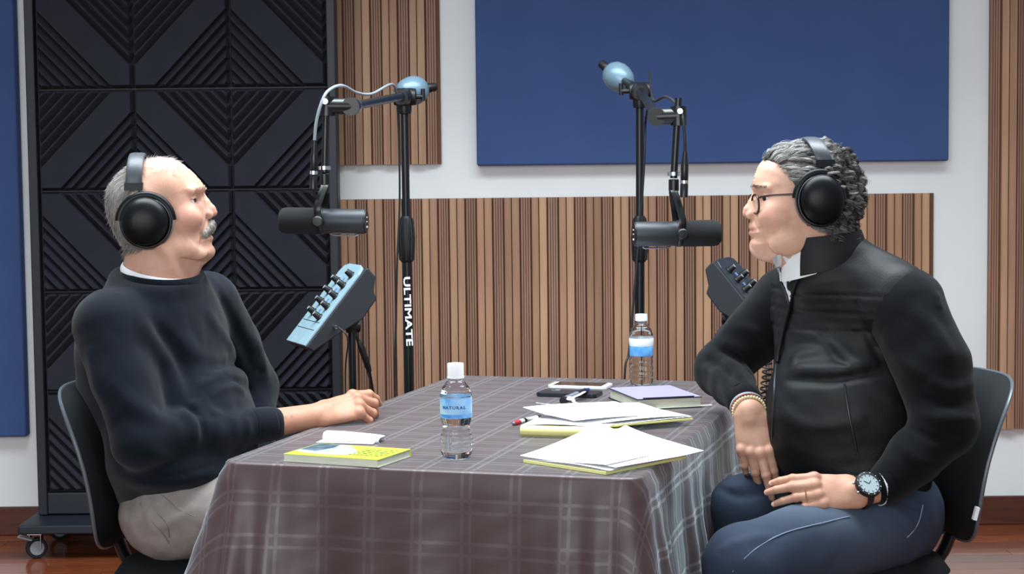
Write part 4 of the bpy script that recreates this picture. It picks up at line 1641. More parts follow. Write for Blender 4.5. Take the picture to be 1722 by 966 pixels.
def skin_tint(P, base, marks):
    """P in local units; marks: (centre, radii, colour, amount)"""
    c = np.tile(lin3(base), (len(P), 1))
    Q = P.copy()
    Q[:, 1] = np.abs(Q[:, 1])
    for ce, ra, col, am in marks:
        w = gauss(Q, ce, ra) * am
        c = c * (1 - w) + lin3(col) * w
    return c


def headphones(H, label, cx, cz, rx, rz, bx_top, bz_top, bx_side, bz_side, half, owner_loc):
    """all in head units; near cup on -y, far cup on +y"""
    t = thing('headphones', label, 'headphones', tuple(H.world(np.array([cx, -half, cz - rz]))), 'studio headphones')

    def add(mb, name, m, parent, bevel=0):
        o = mb.build(name, m, None, smooth=True)
        H.place(o)
        if bevel:
            pass
        adopt(o, parent)
        return o
    # band: strip swept over the head
    for nm, wd, th_, dz, m_ in (('headband', 13.5, 3.6, 0.0, 'hp_leather'), ('headband_pad', 11.5, 3.0, -4.5, 'hp_plastic')):
        rows = []
        nseg = 40
        for i in range(nseg + 1):
            a = PI * i / nseg
            cy, sz = -math.cos(a), math.sin(a) ** .75
            xx = bx_side + (bx_top - bx_side) * sz
            zz = bz_side + (bz_top + dz - bz_side) * sz
            yy = cy * (half + 4 + dz)
            ca, sa = math.cos(a), math.sin(a)
            nrm = Vector((0, -ca * .9, sa)).normalized()
            ring = []
            for k in range(14):
                q = 2 * PI * k / 14
                e = math.copysign(abs(math.cos(q)) ** .6, math.cos(q)) * wd
                g = math.copysign(abs(math.sin(q)) ** .8, math.sin(q)) * th_
                ring.append(Vector((xx + e, yy, zz)) + nrm * g)
            rows.append(ring + [ring[0]])
        add(MB().grid(rows), nm, m_, t)
    for sg in (-1, 1):
        y0 = sg * (half + 4)
        b = MB()
        b.prism([(bx_side - 15, bz_side - 5), (bx_side + 15, bz_side - 5), (bx_side + 16, bz_side + 7), (bx_side - 14, bz_side + 7)], min(y0 - 5, y0 + 5), max(y0 - 5, y0 + 5), Matrix(((1, 0, 0, 0), (0, 0, 1, 0), (0, 1, 0, 0), (0, 0, 0, 1))))
        add(b, 'size_slider', 'hp_plastic', t)
        # fork from the slider to the cup
        b = MB().tube(spline([(bx_side, y0, bz_side - 3), (bx_side + 3, y0 + sg * 1, bz_side - 14), (cx - 4, y0 + sg * 2, cz + rz * .86)], 6), 7.0, 10, flat=(1.0, .45))
        add(b, 'slider_arm', 'hp_plastic', t)
        pts = []
        for k in range(25):
            q = PI * (.02 + .96 * k / 24)
            pts.append((cx + rx * 1.0 * math.cos(q), sg * (half + 9), cz + rz * 1.0 * math.sin(q)))
        add(MB().tube(pts, 7.0, 10, flat=(1.0, .8)), 'fork', 'hp_plastic', t)
        # cup: cushion against the head, shell, dome
        def ring(prof, nm, m_):
            mb = MB()
            G = []
            for f_, yy, g_ in prof:
                G.append([(cx + g_ + rx * f_ * math.cos(2 * PI * k / 40), sg * yy, cz - g_ * .6 + rz * f_ * math.sin(2 * PI * k / 40)) for k in range(41)])
            if sg > 0:
                G = G[::-1]
            mb.grid(G)
            return add(mb, nm, m_, t)
        ring([(.55, half - 12, 0), (.85, half - 13, 0), (1.0, half - 8, 0), (1.04, half - 1, 0), (1.0, half + 5, 0), (.8, half + 8, 0)], 'ear_cushion', 'hp_velour')
        ring([(.93, half + 2, 0), (.99, half + 6, 0), (.97, half + 11, 0), (.90, half + 14, 0)], 'cup_shell', 'hp_plastic')
        ring([(.94, half + 10, -1), (.92, half + 17, -1), (.84, half + 24, -1), (.66, half + 30, -1), (.40, half + 33.5, -1), (.15, half + 34.6, -1), (.001, half + 34.8, -1)], 'cup_dome', 'hp_plastic')
        ring([(.905, half + 13, 1), (.93, half + 16, 1), (.905, half + 19, 1)], 'cup_trim', 'hp_leather')
    return t


# ---------------- head
pA = [(73, 39), (75, 32), (72, 20), (74, 6), (78, -10), (82, -24), (84, -37), (82, -46), (87, -52), (85, -61), (90, -71), (89, -81), (81, -88), (68, -91), (47, -87), (22, -80),
      (-6, -72), (-33, -66), (-56, -62), (-68, -45), (-77, -25), (-83, 0), (-80, 28), (-67, 50), (-46, 69), (-20, 80), (7, 84), (32, 78), (50, 65), (64, 51)]
wA = [(-30, 20, 61), (20, 40, 55), (50, 30, 49), (55, 0, 51), (40, -30, 51), (28, -62, 48), (70, -72, 36), (-50, -40, 50), (72, -40, 42), (0, 70, 54), (60, 45, 46)]
HA = Head((268, 350), 1, 3.93, pA, wA, yaw=math.radians(4))
F = HA.F
# nose
F.chain([(71, 0, 22), (78, 0, 9), (86, 0, -3), (88.5, 0, -9)], [4.8, 5.6, 7.0, 7.6], 5)
for sg in (-1, 1):
    F.ell((81, sg * 8.5, -14), (8.0, 5.0, 6.4), 4)
    F.cone((76, sg * 5, 8), (79, sg * 10, -10), 4, 6, 7)
    # brow, socket, eye
    F.cone((71, sg * 9, 31), (56, sg * 36, 27), 5.5, 5.0, 8)
    F.ell((69, sg * 26, 13), (10, 14, 9), 8, cut=True)
    F.ell((53.5, sg * 26, 11), (11.2, 11.4, 10.9), 2.5)
    F.ell((62.5, sg * 28, 10.6), (14, 14, 5.0), 1.0, cut=True)
    F.cone((63.5, sg * 16, 17.0), (57, sg * 36, 14.5), 1.6, 1.8, 2.5)              # upper lid fold
    F.cone((65, sg * 17, 0.5), (57, sg * 36, 0.5), 3.0, 2.6, 5)                    # bag under the eye
    F.cone((69, sg * 17, -4.5), (58, sg * 37, -4), 1.3, 1.2, 3, cut=True)
    F.ell((52, sg * 38, -18), (20, 14, 17), 14)                                    # cheek
    F.cone((80, sg * 15, -17), (71, sg * 27, -46), 1.6, 1.8, 5, cut=True)          # fold beside the moustache
    F.cone((70, sg * 27, -46), (66, sg * 30, -66), 1.2, 1.0, 5, cut=True)
    F.ell((86, sg * 5, -17.2), (3.6, 2.3, 1.8), 1.2, cut=True)                     # nostril
    F.cone((84, 0, -45.5), (73, sg * 21, -47), 1.5, 1.0, 2.5, cut=True)            # mouth
    F.cone((82.5, 0, -52), (74, sg * 15, -51), 4.0, 2.4, 4)                        # lower lip
    F.cone((78, 0, -60.5), (73, sg * 13, -60), 2.0, 1.6, 5, cut=True)
    F.ell((36, sg * 42, -70), (26, 8, 13), 16)                                     # jowl
    F.ell((58, sg * 30, -80), (18, 9, 8), 14)
    # neck, tendons and throat folds
    F.cone((2, sg * 52, -62), (40, sg * 26, -128), 8, 7, 12)
    F.cone((70, sg * 20, -92), (38, sg * 44, -86), 2.0, 1.6, 6, cut=True)
    F.cone((52, sg * 22, -104), (30, sg * 48, -98), 1.6, 1.4, 6, cut=True)
F.chain([(2, 0, -50), (-4, 0, -95), (-8, 0, -150)], [52, 55, 56], 16, squash=((0, 1, 0), 1.08))
F.chain([(52, 0, -88), (38, 0, -112), (24, 0, -140)], [19, 22, 24], 18)
for x, z in ((58, 46), (49, 56), (54, 51)):                                        # faint forehead creases
    F.cone((x + 14, -12, z), (x - 6, -44, z - 3), .6, .5, 3, cut=True)
vA, qA = F.nets()
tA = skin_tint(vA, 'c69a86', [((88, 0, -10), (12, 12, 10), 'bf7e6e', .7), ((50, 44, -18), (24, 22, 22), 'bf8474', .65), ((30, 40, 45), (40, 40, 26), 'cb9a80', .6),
                              ((62, 26, 2), (12, 14, 8), 'a97a6c', .5), ((80, 10, -51), (8, 16, 4), 'a86a62', .8), ((10, 0, 84), (60, 50, 14), 'd8b4a2', .6),  # pale crown mark paints the overhead light into the skin colour
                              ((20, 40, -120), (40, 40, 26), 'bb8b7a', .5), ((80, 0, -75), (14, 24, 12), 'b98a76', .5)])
for x, y_, z in ((40, -52, 6), (43, -49, 31), (-20, -52, -112), (-30, -52, -106), (66, -20, 41)):
    w = gauss(vA, (x, y_, z), (2.0, 6, 1.8)) * .55
    tA = tA * (1 - w) + lin3('6e4a3c') * w

# ---------------- joints of the body (metres)
A_ = lambda px, py, Y: np.array(at(px, py, Y))
nS, fS = A_(182, 548, 3.80), A_(352, 508, 4.10)
nE, nW = A_(238, 742, 3.72), A_(458, 712, 3.88)
fE, fW = A_(430, 650, 4.20), A_(430, 800, 4.02)
neckA = A_(264, 470, 3.94)
pelA = A_(322, 850, 3.90)
E1n, E2n = np.array(E1), np.array(E2)
hipN, hipF = pelA + np.array([.0, -.09, 0]), pelA + np.array([.03, .10, 0])
kneN = hipN + E1n * .43 + np.array([0, 0, .01])
kneF = hipF + E1n * .43 + np.array([0, 0, .01])
ankN, ankF = kneN * [1, 1, 0] + E1n * -.03 + [0, 0, .09], kneF * [1, 1, 0] + E1n * -.03 + [0, 0, .09]

# ---------------- hand and forearm
W1 = A_(536, 699, 3.95)
fdir = Vector(A_(610, 674, 4.0) - W1).normalized()
back = Vector((-.18, -.62, .78))
FH = Field(*bounds([nW, W1, W1 + np.array(fdir) * .2], .07), .0017)
FH.chain([nE * .35 + nW * .65, nW, W1, W1 + np.array(fdir) * .02], [.037, .0335, .0295, .0275], .01, squash=(tuple(back), 1.10))
JA = hand(FH, W1, fdir, back, Vector((.1, .9, .45)), [(.35, .50, .30), (.62, .85, .5), (.80, 1.0, .55), (.9, 1.0, .55)], thumb=(.45, .75, .2, .2), size=1.06)
FH.cone(W1 + np.array(back.normalized()) * .021 + np.array(fdir) * .02, np.array(JA[0][0]) + np.array(back.normalized()) * .004, .003, .0035, .008)
FH.cone(W1 + np.array(back.normalized()) * .020 + np.array(fdir) * .02, np.array(JA[1][0]) + np.array(back.normalized()) * .004, .003, .0035, .008)
v2, q2 = FH.nets()
c2 = np.tile(lin3('b8886f'), (len(v2), 1))
for P_ in JA[:4]:
    for j, r_ in ((0, .014), (1, .011), (3, .009)):
        w = gauss(v2, P_[j], (r_,) * 3) * .5
        c2 = c2 * (1 - w) + lin3('b4705f') * w
for d_ in (.1, .32, .45):
    w = gauss(v2, nW * (1 - d_) + W1 * d_ + np.array([0, -.03, .012]), (.003, .01, .003)) * .6
    c2 = c2 * (1 - w) + lin3('7d5545') * w
# ---------------- hidden body under the clothes
FB = Field(*bounds([neckA, pelA, nE, fE, kneN, kneF, ankN, ankF, nS, fS, fW, nW], .17), .012)
FB.chain([neckA, (nS + fS) / 2 + [0, 0, -.08], pelA + [0, 0, .05]], [.06, .12, .12], .03)
FB.chain([nS + [0, 0, -.02], nE, nW], [.04, .042, .028], .03)
FB.chain([fS - [.03, .02, .03], fE, fW], [.03, .034, .03], .03)
FB.chain([hipN, kneN, ankN], [.065, .05, .035], .03)
FB.chain([hipF, kneF, ankF], [.065, .05, .035], .03)
FB.chain([ankN, ankN + E1n * .14 - [0, 0, .045]], [.035, .03], .02)
FB.chain([ankF, ankF + E1n * .14 - [0, 0, .045]], [.035, .03], .02)
FB.ell(fW + np.array([.05, -.02, -.02]), (.07, .035, .022), .01)
v3, q3 = FB.nets()


def join_meshes(parts):
    V, Q, C, n0 = [], [], [], 0
    for v, q, c in parts:
        V.append(v)
        Q.append(q + n0)
        C.append(c)
        n0 += len(v)
    return np.concatenate(V), np.concatenate(Q), np.concatenate(C)


manA = thing('person', 'man with grey hair and moustache in navy sweater, looking up, hand resting on the table', 'person', (pelA[0], pelA[1], 0))
V, Q, C = join_meshes([(HA.world(vA), HA.flip(qA), tA), (v2, q2, c2), (v3, q3, np.tile(lin3('c08f76'), (len(v3), 1)))])
np_mesh('body', V, Q, 'skin', C, manA)

# ---------------- eyes
def eyeball(H, c, r, look, iris, parent):
    """c in head units, one per side"""
    look = Vector(look).normalized()
    for sg in (-1, 1):
        m = MB().lathe([(r * math.sin(PI * k / 28), -r * math.cos(PI * k / 28)) for k in range(29)], 28, (c[0], sg * c[1], c[2]), look, cap=False)
        P = np.array([tuple(p) for p in m.v])
        d = (P - np.array([c[0], sg * c[1], c[2]])) @ np.array(look) / r
        col = np.tile(lin3('d9d3cd'), (len(P), 1))
        w = sstep(.80, .84, d)[:, None]
        col = col * (1 - w) + lin3(iris) * w
        w = sstep(.955, .965, d)[:, None]
        col = col * (1 - w) + lin3('0a0a0c') * w
        f = np.array(m.f[:])
        o = np_mesh('eye', H.world(P), H.flip(f), 'eye', col, parent)


eyeball(HA, (53.8, 26, 11), 9.6, (.84, -.42, .30), '3b2e28', manA)


# ---------------- hair: short cap at the back and sides plus fine strands
def scalp_roots(H, v, n, mask, seed):
    r = np.random.default_rng(seed)
    cand = np.nonzero(mask)[0]
    ids = r.choice(cand, size=n, replace=len(cand) < n)
    P = v[ids] + r.normal(scale=.8, size=(n, 3))
    return P, H.F.normals(v[ids]), r


def hairlineA(x, z):
    """positive where the short hair grows"""
    xb = np.where(z > 20, -14 - (z - 20) * .28, np.where(z > -20, -6 - (20 - z) * .05, -8 - (-20 - z) * .35))
    return np.minimum(xb - x, z + 78 - .18 * (x + 80))


FX = Field.__new__(Field)
FX.lo, FX.h, FX.n = HA.F.lo, HA.F.h, HA.F.n
FX.a = HA.F.a.copy()


def hair_warp(X, Y, Z):
    s = hairlineA(X + 0 * Y + 0 * Z, Z + 0 * X)
    T = -4 + 9.0 * sstep(-2, 16, s)
    T = T + .9 * vnoise(X * 1.0, Y * 1.0, Z * .28 - X * .1, .9, 3) * (T > 0)
    return -T


FX.warp(hair_warp)
hv, hq = FX.nets()
keep = (hairlineA(hv[:, 0], hv[:, 2]) > -3)
hq = hq[keep[hq].all(1)]
sh_ = .5 + .5 * vnoise(hv[:, 0] * 1.0, hv[:, 1] * 1.0, hv[:, 2] * .25, 1.1, 5)
hc = lin3('4f4a45') * (1 - sh_[:, None]) + lin3('8b8680') * sh_[:, None]
w = sstep(-50, -75, hv[:, 0])[:, None] * .7
hc = hc * (1 - w) + lin3('9c9893') * w
hairA = np_mesh('hair', HA.world(hv), HA.flip(hq), 'hair', hc, manA)

P, Nn, r = scalp_roots(HA, vA, 9000, (hairlineA(vA[:, 0], vA[:, 2]) > 1), 21)
K = 5
L_ = r.uniform(7, 15, len(P))
flow = np.stack([-.35 + 0 * L_, 0 * L_, -1.0 + 0 * L_], 1)
flow = flow - Nn * (flow * Nn).sum(1, keepdims=True)
flow /= np.linalg.norm(flow, axis=1, keepdims=True) + 1e-6
T_ = np.linspace(0, 1, K)[None, :, None]
paths = P[:, None, :] + L_[:, None, None] * (flow[:, None, :] * T_ * .9 + Nn[:, None, :] * (T_ * .26 + .10)) + r.normal(scale=1.2, size=(len(P), 1, 3)) * T_
rad = np.linspace(.34, .12, K)[None, :] * np.ones((len(P), 1))
sv, sq = strands(paths, rad)
sc = np.repeat(r.uniform(0, 1, len(P)) ** .8, K * 3)[:, None]
sc = lin3('5d5853') * (1 - sc) + lin3('aeaaa5') * sc
o = np_mesh('hair_strands', HA.world(sv), HA.flip(sq), 'hair', sc, hairA)
tag(o, kind='stuff')
# thin white hair over the top
topm = (vA[:, 2] > 62 - .5 * np.abs(vA[:, 0] - 10)) & (vA[:, 0] > -40) & (vA[:, 0] < 34) & (vA[:, 2] > 40)
P, Nn, r = scalp_roots(HA, vA, 900, topm, 8)
L_ = r.uniform(5, 12, len(P))
flow = np.stack([.9 + 0 * L_, r.normal(scale=.5, size=len(P)), .0 * L_], 1)
flow = flow - Nn * (flow * Nn).sum(1, keepdims=True)
paths = P[:, None, :] + L_[:, None, None] * (flow[:, None, :] * T_ * .8 + Nn[:, None, :] * (T_ * .42 - .22 * T_ ** 2)) + r.normal(scale=1.5, size=(len(P), 1, 3)) * T_
sv, sq = strands(paths, np.linspace(.24, .08, K)[None, :] * np.ones((len(P), 1)))
o = np_mesh('hair_strands', HA.world(sv), HA.flip(sq), 'hair', np.tile(lin3('dcdad6'), (len(sv), 1)), hairA)
tag(o, kind='stuff')
# eyebrows
bm_ = (np.abs(vA[:, 2] - 32 + .12 * (np.abs(vA[:, 1]) - 10)) < 3.2) & (vA[:, 0] > 52) & (np.abs(vA[:, 1]) > 7) & (np.abs(vA[:, 1]) < 36)
P, Nn, r = scalp_roots(HA, vA, 150, bm_, 9)
L_ = r.uniform(2.5, 5, len(P))
flow = np.stack([-.3 + 0 * L_, np.sign(P[:, 1]) * .9, .35 + 0 * L_], 1)
paths = P[:, None, :] + L_[:, None, None] * (flow[:, None, :] * T_ * .7 + Nn[:, None, :] * (T_ * .5))
sv, sq = strands(paths, np.linspace(.45, .12, K)[None, :] * np.ones((len(P), 1)))
tag(np_mesh('eyebrow', HA.world(sv), HA.flip(sq), 'hair', np.tile(lin3('cbb6a8'), (len(sv), 1)), manA), kind='stuff')
# moustache
FM = Field((60, -36, -56), (104, 36, -8), 1.2)
for sg in (-1, 1):
    FM.chain([(85.5, sg * 1, -28), (83.5, sg * 10, -33), (76, sg * 21, -43), (72, sg * 25, -48)], [6.2, 6.2, 4.4, 2.2], 4)
FM.warp(lambda X, Y, Z: .9 * vnoise(X * .5, Y * 1.2, Z * .3, 1.6, 2))
mv, mq = FM.nets()
ms = (.5 + .5 * vnoise(mv[:, 0] * .6, mv[:, 1] * 1.3, mv[:, 2] * .3, 1.5, 4))[:, None]
ms2 = sstep(80, 90, mv[:, 0])[:, None]
mo = np_mesh('moustache', HA.world(mv), HA.flip(mq), 'hair', lin3('6b625b') * (1 - ms) * (1 - .4 * ms2) + lin3('a8a29b') * (ms * (1 - .4 * ms2) + .4 * ms2), manA)
r = np.random.default_rng(4)
ids = r.choice(len(mv), 1500)
P = mv[ids]
Nn = FM.normals(P)
flow = np.stack([.15 + 0 * P[:, 0], np.sign(P[:, 1]) * .35, -1 + 0 * P[:, 0]], 1)
L_ = r.uniform(3, 6.5, len(P))
paths = P[:, None, :] + L_[:, None, None] * (flow[:, None, :] * T_ * .8 + Nn[:, None, :] * T_ * .2)
sv, sq = strands(paths, np.linspace(.5, .15, K)[None, :] * np.ones((len(P), 1)))
sc = np.repeat(r.uniform(0, 1, len(P)), K * 3)[:, None]
tag(np_mesh('moustache_strands', HA.world(sv), HA.flip(sq), 'hair', lin3('6d655e') * (1 - sc) + lin3('b9b4ae') * sc, mo), kind='stuff')

def hit(Fd, p, off=0.0):
    """first point of the field's surface seen at a photo position; p = (px, py, rough distance)"""
    a, b = np.array(at(p[0], p[1], p[2] - .35)), np.array(at(p[0], p[1], p[2] + .35))
    t = np.linspace(0, 1, 420)
    P = a + (b - a) * t[:, None]
    i = np.round((P - Fd.lo) / Fd.h).astype(int)
    ok = ((i >= 1) & (i <= Fd.n - 2)).all(1)
    v = np.where(ok, Fd.a[tuple(np.clip(i, 0, Fd.n - 1).T)], 1.0)
    k = np.nonzero(v < 0)[0]
    if len(k) == 0:
        return np.array(at(*p))
    k = k[0]
    d = (b - a) / np.linalg.norm(b - a)
    return P[k] - d * (off + .3 * Fd.h)


def snap(Fd, P, off=0.0, it=14):
    P = np.array([tuple(p) for p in P], dtype=float)
    for _ in range(it):
        i = np.clip(np.round((P - Fd.lo) / Fd.h).astype(int), 1, Fd.n - 2)
        P = P - Fd.normals(P) * (Fd.a[tuple(i.T)][:, None] - off) * .8
    return P


def surf_path(Fd, pts, n=6, off=.0006):
    """lay a polyline on the surface of a field"""
    P = np.array([tuple(p) for p in spline([hit(Fd, p, off) for p in pts], n)])
    P = .5 * P + .5 * snap(Fd, P, off)
    for _ in range(6):
        P[1:-1] = .25 * P[:-2] + .5 * P[1:-1] + .25 * P[2:]
    return [Vector(p) for p in P]


def crease(Fd, pts, amp, width, n=5):
    """raise (amp > 0) or sink (amp < 0) the cloth along a line laid on its surface"""
    P = snap(Fd, spline([hit(Fd, p) for p in pts], n))
    lo, hi = P.min(0) - 2.6 * width, P.max(0) + 2.6 * width
    sl, X, Y, Z = Fd._sl(lo, hi)
    best = np.full(Fd.a[sl].shape, 1e6, dtype=np.float32)
    fade = np.zeros(Fd.a[sl].shape, dtype=np.float32)
    m = len(P) - 1
    for i in range(m):
        a, d = P[i], P[i + 1] - P[i]
        px, py, pz = X - a[0], Y - a[1], Z - a[2]
        t = np.clip((px * d[0] + py * d[1] + pz * d[2]) / max(float(d @ d), 1e-12), 0, 1)
        q = (px - t * d[0]) ** 2 + (py - t * d[1]) ** 2 + (pz - t * d[2]) ** 2
        u = (i + t) / m
        up_ = q < best
        best = np.where(up_, q, best)
        fade = np.where(up_, np.sin(PI * np.clip(u, .02, .98)) ** .6, fade)
    Fd.a[sl] = Fd.a[sl] - amp * np.exp(-best / width ** 2) * fade


# ---------------- sweater
FS = Field(*bounds([neckA, pelA, nE, fE, nW, fS, nS], .16), .0052)
chest = A_(262, 590, 3.96)
belly = A_(298, 705, 3.93)
hem = A_(305, 792, 3.91)
shd = (fS - nS) / np.linalg.norm(fS - nS)
fwd = np.array([shd[1], -shd[0], 0])
fwd /= np.linalg.norm(fwd)
sqz = (tuple(fwd), 1.22)
FS.chain([neckA + [0, 0, -.02], chest + [0, 0, .04]], [.112, .155], .05, squash=((0, 0, 1), 1.0))
FS.cone(nS + [.03, .02, -.005], fS + [-.03, -.02, -.005], .070, .070, .06)
FS.chain([chest, belly, hem], [.168, .172, .160], .05, squash=(tuple(fwd), 1.10))
FS.ell(A_(305, 775, 3.90), (.165, .205, .075), .04)
FS.ell(belly + fwd * .075 + [0, 0, -.015], (.115, .125, .12), .05)
FS.ell(A_(195, 640, 3.98), (.085, .12, .16), .06)                                   # upper back against the chair
FS.chain([nS, nS * .55 + nE * .45, nE], [.078, .070, .062], .03)
FS.chain([nE, nE * .5 + nW * .5 + [0, 0, -.004], nW + (W1 - nW) * -.02], [.064, .053, .037], .014)
FS.chain([fS, fS * .5 + fE * .5, fE], [.070, .062, .054], .03)
FS.chain([fE, fW], [.054, .042], .02)
# cuff, and a hole where the forearm leaves
cdir = (W1 - nW) / np.linalg.norm(W1 - nW)
FS.cone(nW - cdir * .045, nW - cdir * .004, .039, .036, .006)
# folds
for pts, amp, wd in (([(262, 545, 3.7), (300, 605, 3.66), (322, 668, 3.62)], -.016, .016), ([(235, 540, 3.66), (285, 610, 3.62), (312, 672, 3.6)], .012, .020),
                     ([(180, 640, 3.65), (235, 690, 3.62), (290, 706, 3.6)], .008, .020), ([(150, 580, 3.68), (165, 650, 3.66), (200, 710, 3.64)], .008, .022),
                     ([(318, 676, 3.62), (338, 690, 3.62), (346, 720, 3.62)], .012, .011), ([(300, 690, 3.62), (322, 706, 3.62), (330, 745, 3.62)], .010, .012),
                     ([(338, 676, 3.64), (355, 694, 3.64), (372, 700, 3.66)], .009, .009), ([(310, 684, 3.62), (334, 700, 3.62), (338, 745, 3.62)], -.009, .006),
                     ([(362, 705, 3.68), (366, 740, 3.68)], .006, .010), ([(392, 700, 3.7), (394, 735, 3.7)], .005, .010), ([(415, 700, 3.75), (418, 735, 3.75)], .004, .008),
                     ([(335, 655, 3.78), (365, 632, 3.82), (400, 630, 3.88), (425, 650, 3.95)], .017, .016), ([(348, 668, 3.8), (385, 650, 3.85), (410, 660, 3.92)], .014, .011),
                     ([(340, 640, 3.78), (372, 618, 3.84), (412, 612, 3.92)], -.010, .010), ([(356, 662, 3.8), (388, 642, 3.86), (416, 648, 3.94)], -.009, .006),
                     ([(372, 500, 3.95), (400, 560, 3.98), (425, 622, 4.02)], -.016, .013), ([(345, 520, 3.88), (385, 580, 3.92), (412, 618, 3.96)], .008, .018),
                     ([(300, 560, 3.78), (340, 600, 3.8), (385, 612, 3.86)], .007, .020), ([(420, 560, 4.05), (440, 600, 4.08), (450, 640, 4.1)], .007, .014),
                     ([(432, 628, 4.08), (448, 622, 4.1)], -.008, .008), ([(428, 600, 4.06), (444, 592, 4.1)], -.006, .008),
                     ([(250, 760, 3.62), (300, 775, 3.62), (360, 762, 3.66)], .006, .016), ([(225, 806, 3.7), (300, 800, 3.66), (372, 778, 3.68)], -.006, .007)):
    crease(FS, pts, amp, wd)
FS.warp(lambda X, Y, Z: .0028 * vnoise(X, Y, Z * 1.4, 24, 6) + .0014 * vnoise(X * 1.3, Y, Z * .7, 62, 8))
# neck opening
nk0, nk1 = HA.world(np.array([6, 0, -96])), HA.world(np.array([-2, 0, -138]))
upn = np.array(HA.up)


def neck_plane(X, Y, Z):
    """trim the sweater above a tilted plane at the collar"""
    c = HA.world(np.array([2, 0, -112]))
    n_ = np.array(HA.up) * 1.0 + np.array(HA.fx) * .06 + np.array(HA.dy) * -.24
    n_ = n_ / np.linalg.norm(n_)
    return -((X - c[0]) * n_[0] + (Y - c[1]) * n_[1] + (Z - c[2]) * n_[2])


FS.put(neck_plane, neckA - [.125, .125, .02], neckA + [.125, .125, .25], .012, cut=True)
sv_, sq_ = FS.nets()
swA = np_mesh('sweater', sv_, sq_, 'sweater_knit', None, manA)
# collar rib, t-shirt edge, cuff rib
def neck_ring(H, zc, tiltx, tilty, rx, ry, cx, r_, name, m_, parent, flat=(1, 1)):
    pts = []
    for k in range(64):
        q = 2 * PI * k / 64
        x, y_ = rx * math.cos(q), ry * math.sin(q)
        pts.append((cx + x, y_, zc + tiltx * x + tilty * y_))
    o = MB().tube(pts, r_, 10, closed=True, flat=flat).build(name, m_, None, smooth=True)
    H.place(o)
    adopt(o, parent)
    return o


neck_ring(HA, -113, -.06, .24, 66, 61, 2, 6.0, 'collar_rib', 'sweater_knit', swA, (1.6, .7))
neck_ring(HA, -108, -.17, .23, 62, 57, -2, 4.4, 'tshirt_collar', 'tshirt_white', swA, (1.5, .6))
MB().tube([nW - cdir * .05, nW - cdir * .046, nW - cdir * .004, nW - cdir * .001], [.0395, .0415, .0385, .0355], 28).build('cuff', 'sweater_knit', swA, smooth=True)

# ---------------- trousers and shoes
FT = Field(*bounds([pelA, kneN, kneF, ankN, ankF], .15), .0062)
FT.ell(pelA + [0, 0, .01], (.14, .185, .125), .03)
FT.ell(pelA + [-.03, 0, -.02], (.125, .175, .10), .04)
FT.chain([hipN, kneN], [.098, .074], .03)
FT.chain([hipF, kneF], [.098, .074], .03)
FT.chain([kneN, ankN + [0, 0, .02]], [.074, .055], .02)
FT.chain([kneF, ankF + [0, 0, .02]], [.074, .055], .02)
for (p, q) in (((255, 850, 3.66), (320, 820, 3.66)), ((265, 890, 3.66), (330, 850, 3.66)), ((240, 830, 3.68), (262, 900, 3.66))):
    crease(FT, [p, ((p[0] + q[0]) / 2, (p[1] + q[1]) / 2 + 3, p[2]), q], .006, .010)
FT.warp(lambda X, Y, Z: .003 * vnoise(X, Y, Z, 34, 16) + .0012 * vnoise(X, Y, Z, 85, 17))
tv, tq = FT.nets()
trA = np_mesh('trousers', tv, tq, 'khaki_cotton', None, manA)


for pts in ([(234, 846, 3.7), (250, 872, 3.7), (272, 896, 3.7), (284, 915, 3.7)], [(270, 832, 3.7), (284, 842, 3.7), (300, 858, 3.7), (330, 870, 3.7)]):
    MB().tube(surf_path(FT, pts), .0009, 6).build('stitch_seam', 'khaki_stitch', trA, smooth=True)
MB().tube(surf_path(FT, [(252, 838, 3.7), (262, 862, 3.7), (280, 880, 3.7), (284, 905, 3.7)]), .0008, 6).build('pocket_seam', 'khaki_stitch', trA, smooth=True)


def shoes(ank, d, parent, m_='shoe_leather'):
    for a in ank:
        a = np.array(a)
        f = Field(*bounds([a - d * .08, a + d * .22], .07), .007)
        f.chain([a * [1, 1, 0] + [0, 0, .045] - d * .04, a * [1, 1, 0] + [0, 0, .042] + d * .1, a * [1, 1, 0] + [0, 0, .034] + d * .19], [.042, .045, .033], .02)
        f.cone(a * [1, 1, 0] + [0, 0, .05], a + [0, 0, .03], .045, .05, .02)
        v, q = f.nets()
        v[:, 2] = np.maximum(v[:, 2], .001)
        np_mesh('shoe', v, q, m_, None, parent)


shoes((ankN, ankF), E1n, manA)
headphones(HA, 'black studio headphones on the grey-haired man looking up', -18, -23, 43, 44, -33, 90, -37, 35, 56, None)


# ================================================================== THE MAN WITH GLASSES
mat('jacket_nylon', '0e1014', 0.6, vary='0c0e11', vscale=30, bump=0.2, bscale=260, spec=0.35)
mat('jacket_knit', '0b0d11', 0.92, vary='090b0e', vscale=20, bump=0.4, bscale=900, spec=0.15, sheen=.06)
mat('zipper_dark', '2b2f36', 0.35, metal=0.5)
mat('shirt_white', 'dcdedf', 0.8)
mat('denim', '2c3f5c', 0.9, attr=True, bump=0.4, bscale=900)
mat('denim_stitch', '77849a', 0.8)
mat('glasses_frame', '2a1718', 0.3)
mat('lens_glass', 'fbfdff', 0.0, trans=1.0, ior=1.01, spec=.3)
mat('gold', 'ecd49c', 0.25, metal=1.0)
mat('bead_cream', 'd9cfa2', 0.5)
mat('bead_red', '7c2430', 0.5)
mat('bead_brown', '5d3a24', 0.5)
mat('band_silver', 'c9ccd0', 0.35, metal=.6)
mat('watch_black', '17191d', 0.45)
mat('watch_face', '9aa8ac', 0.25)

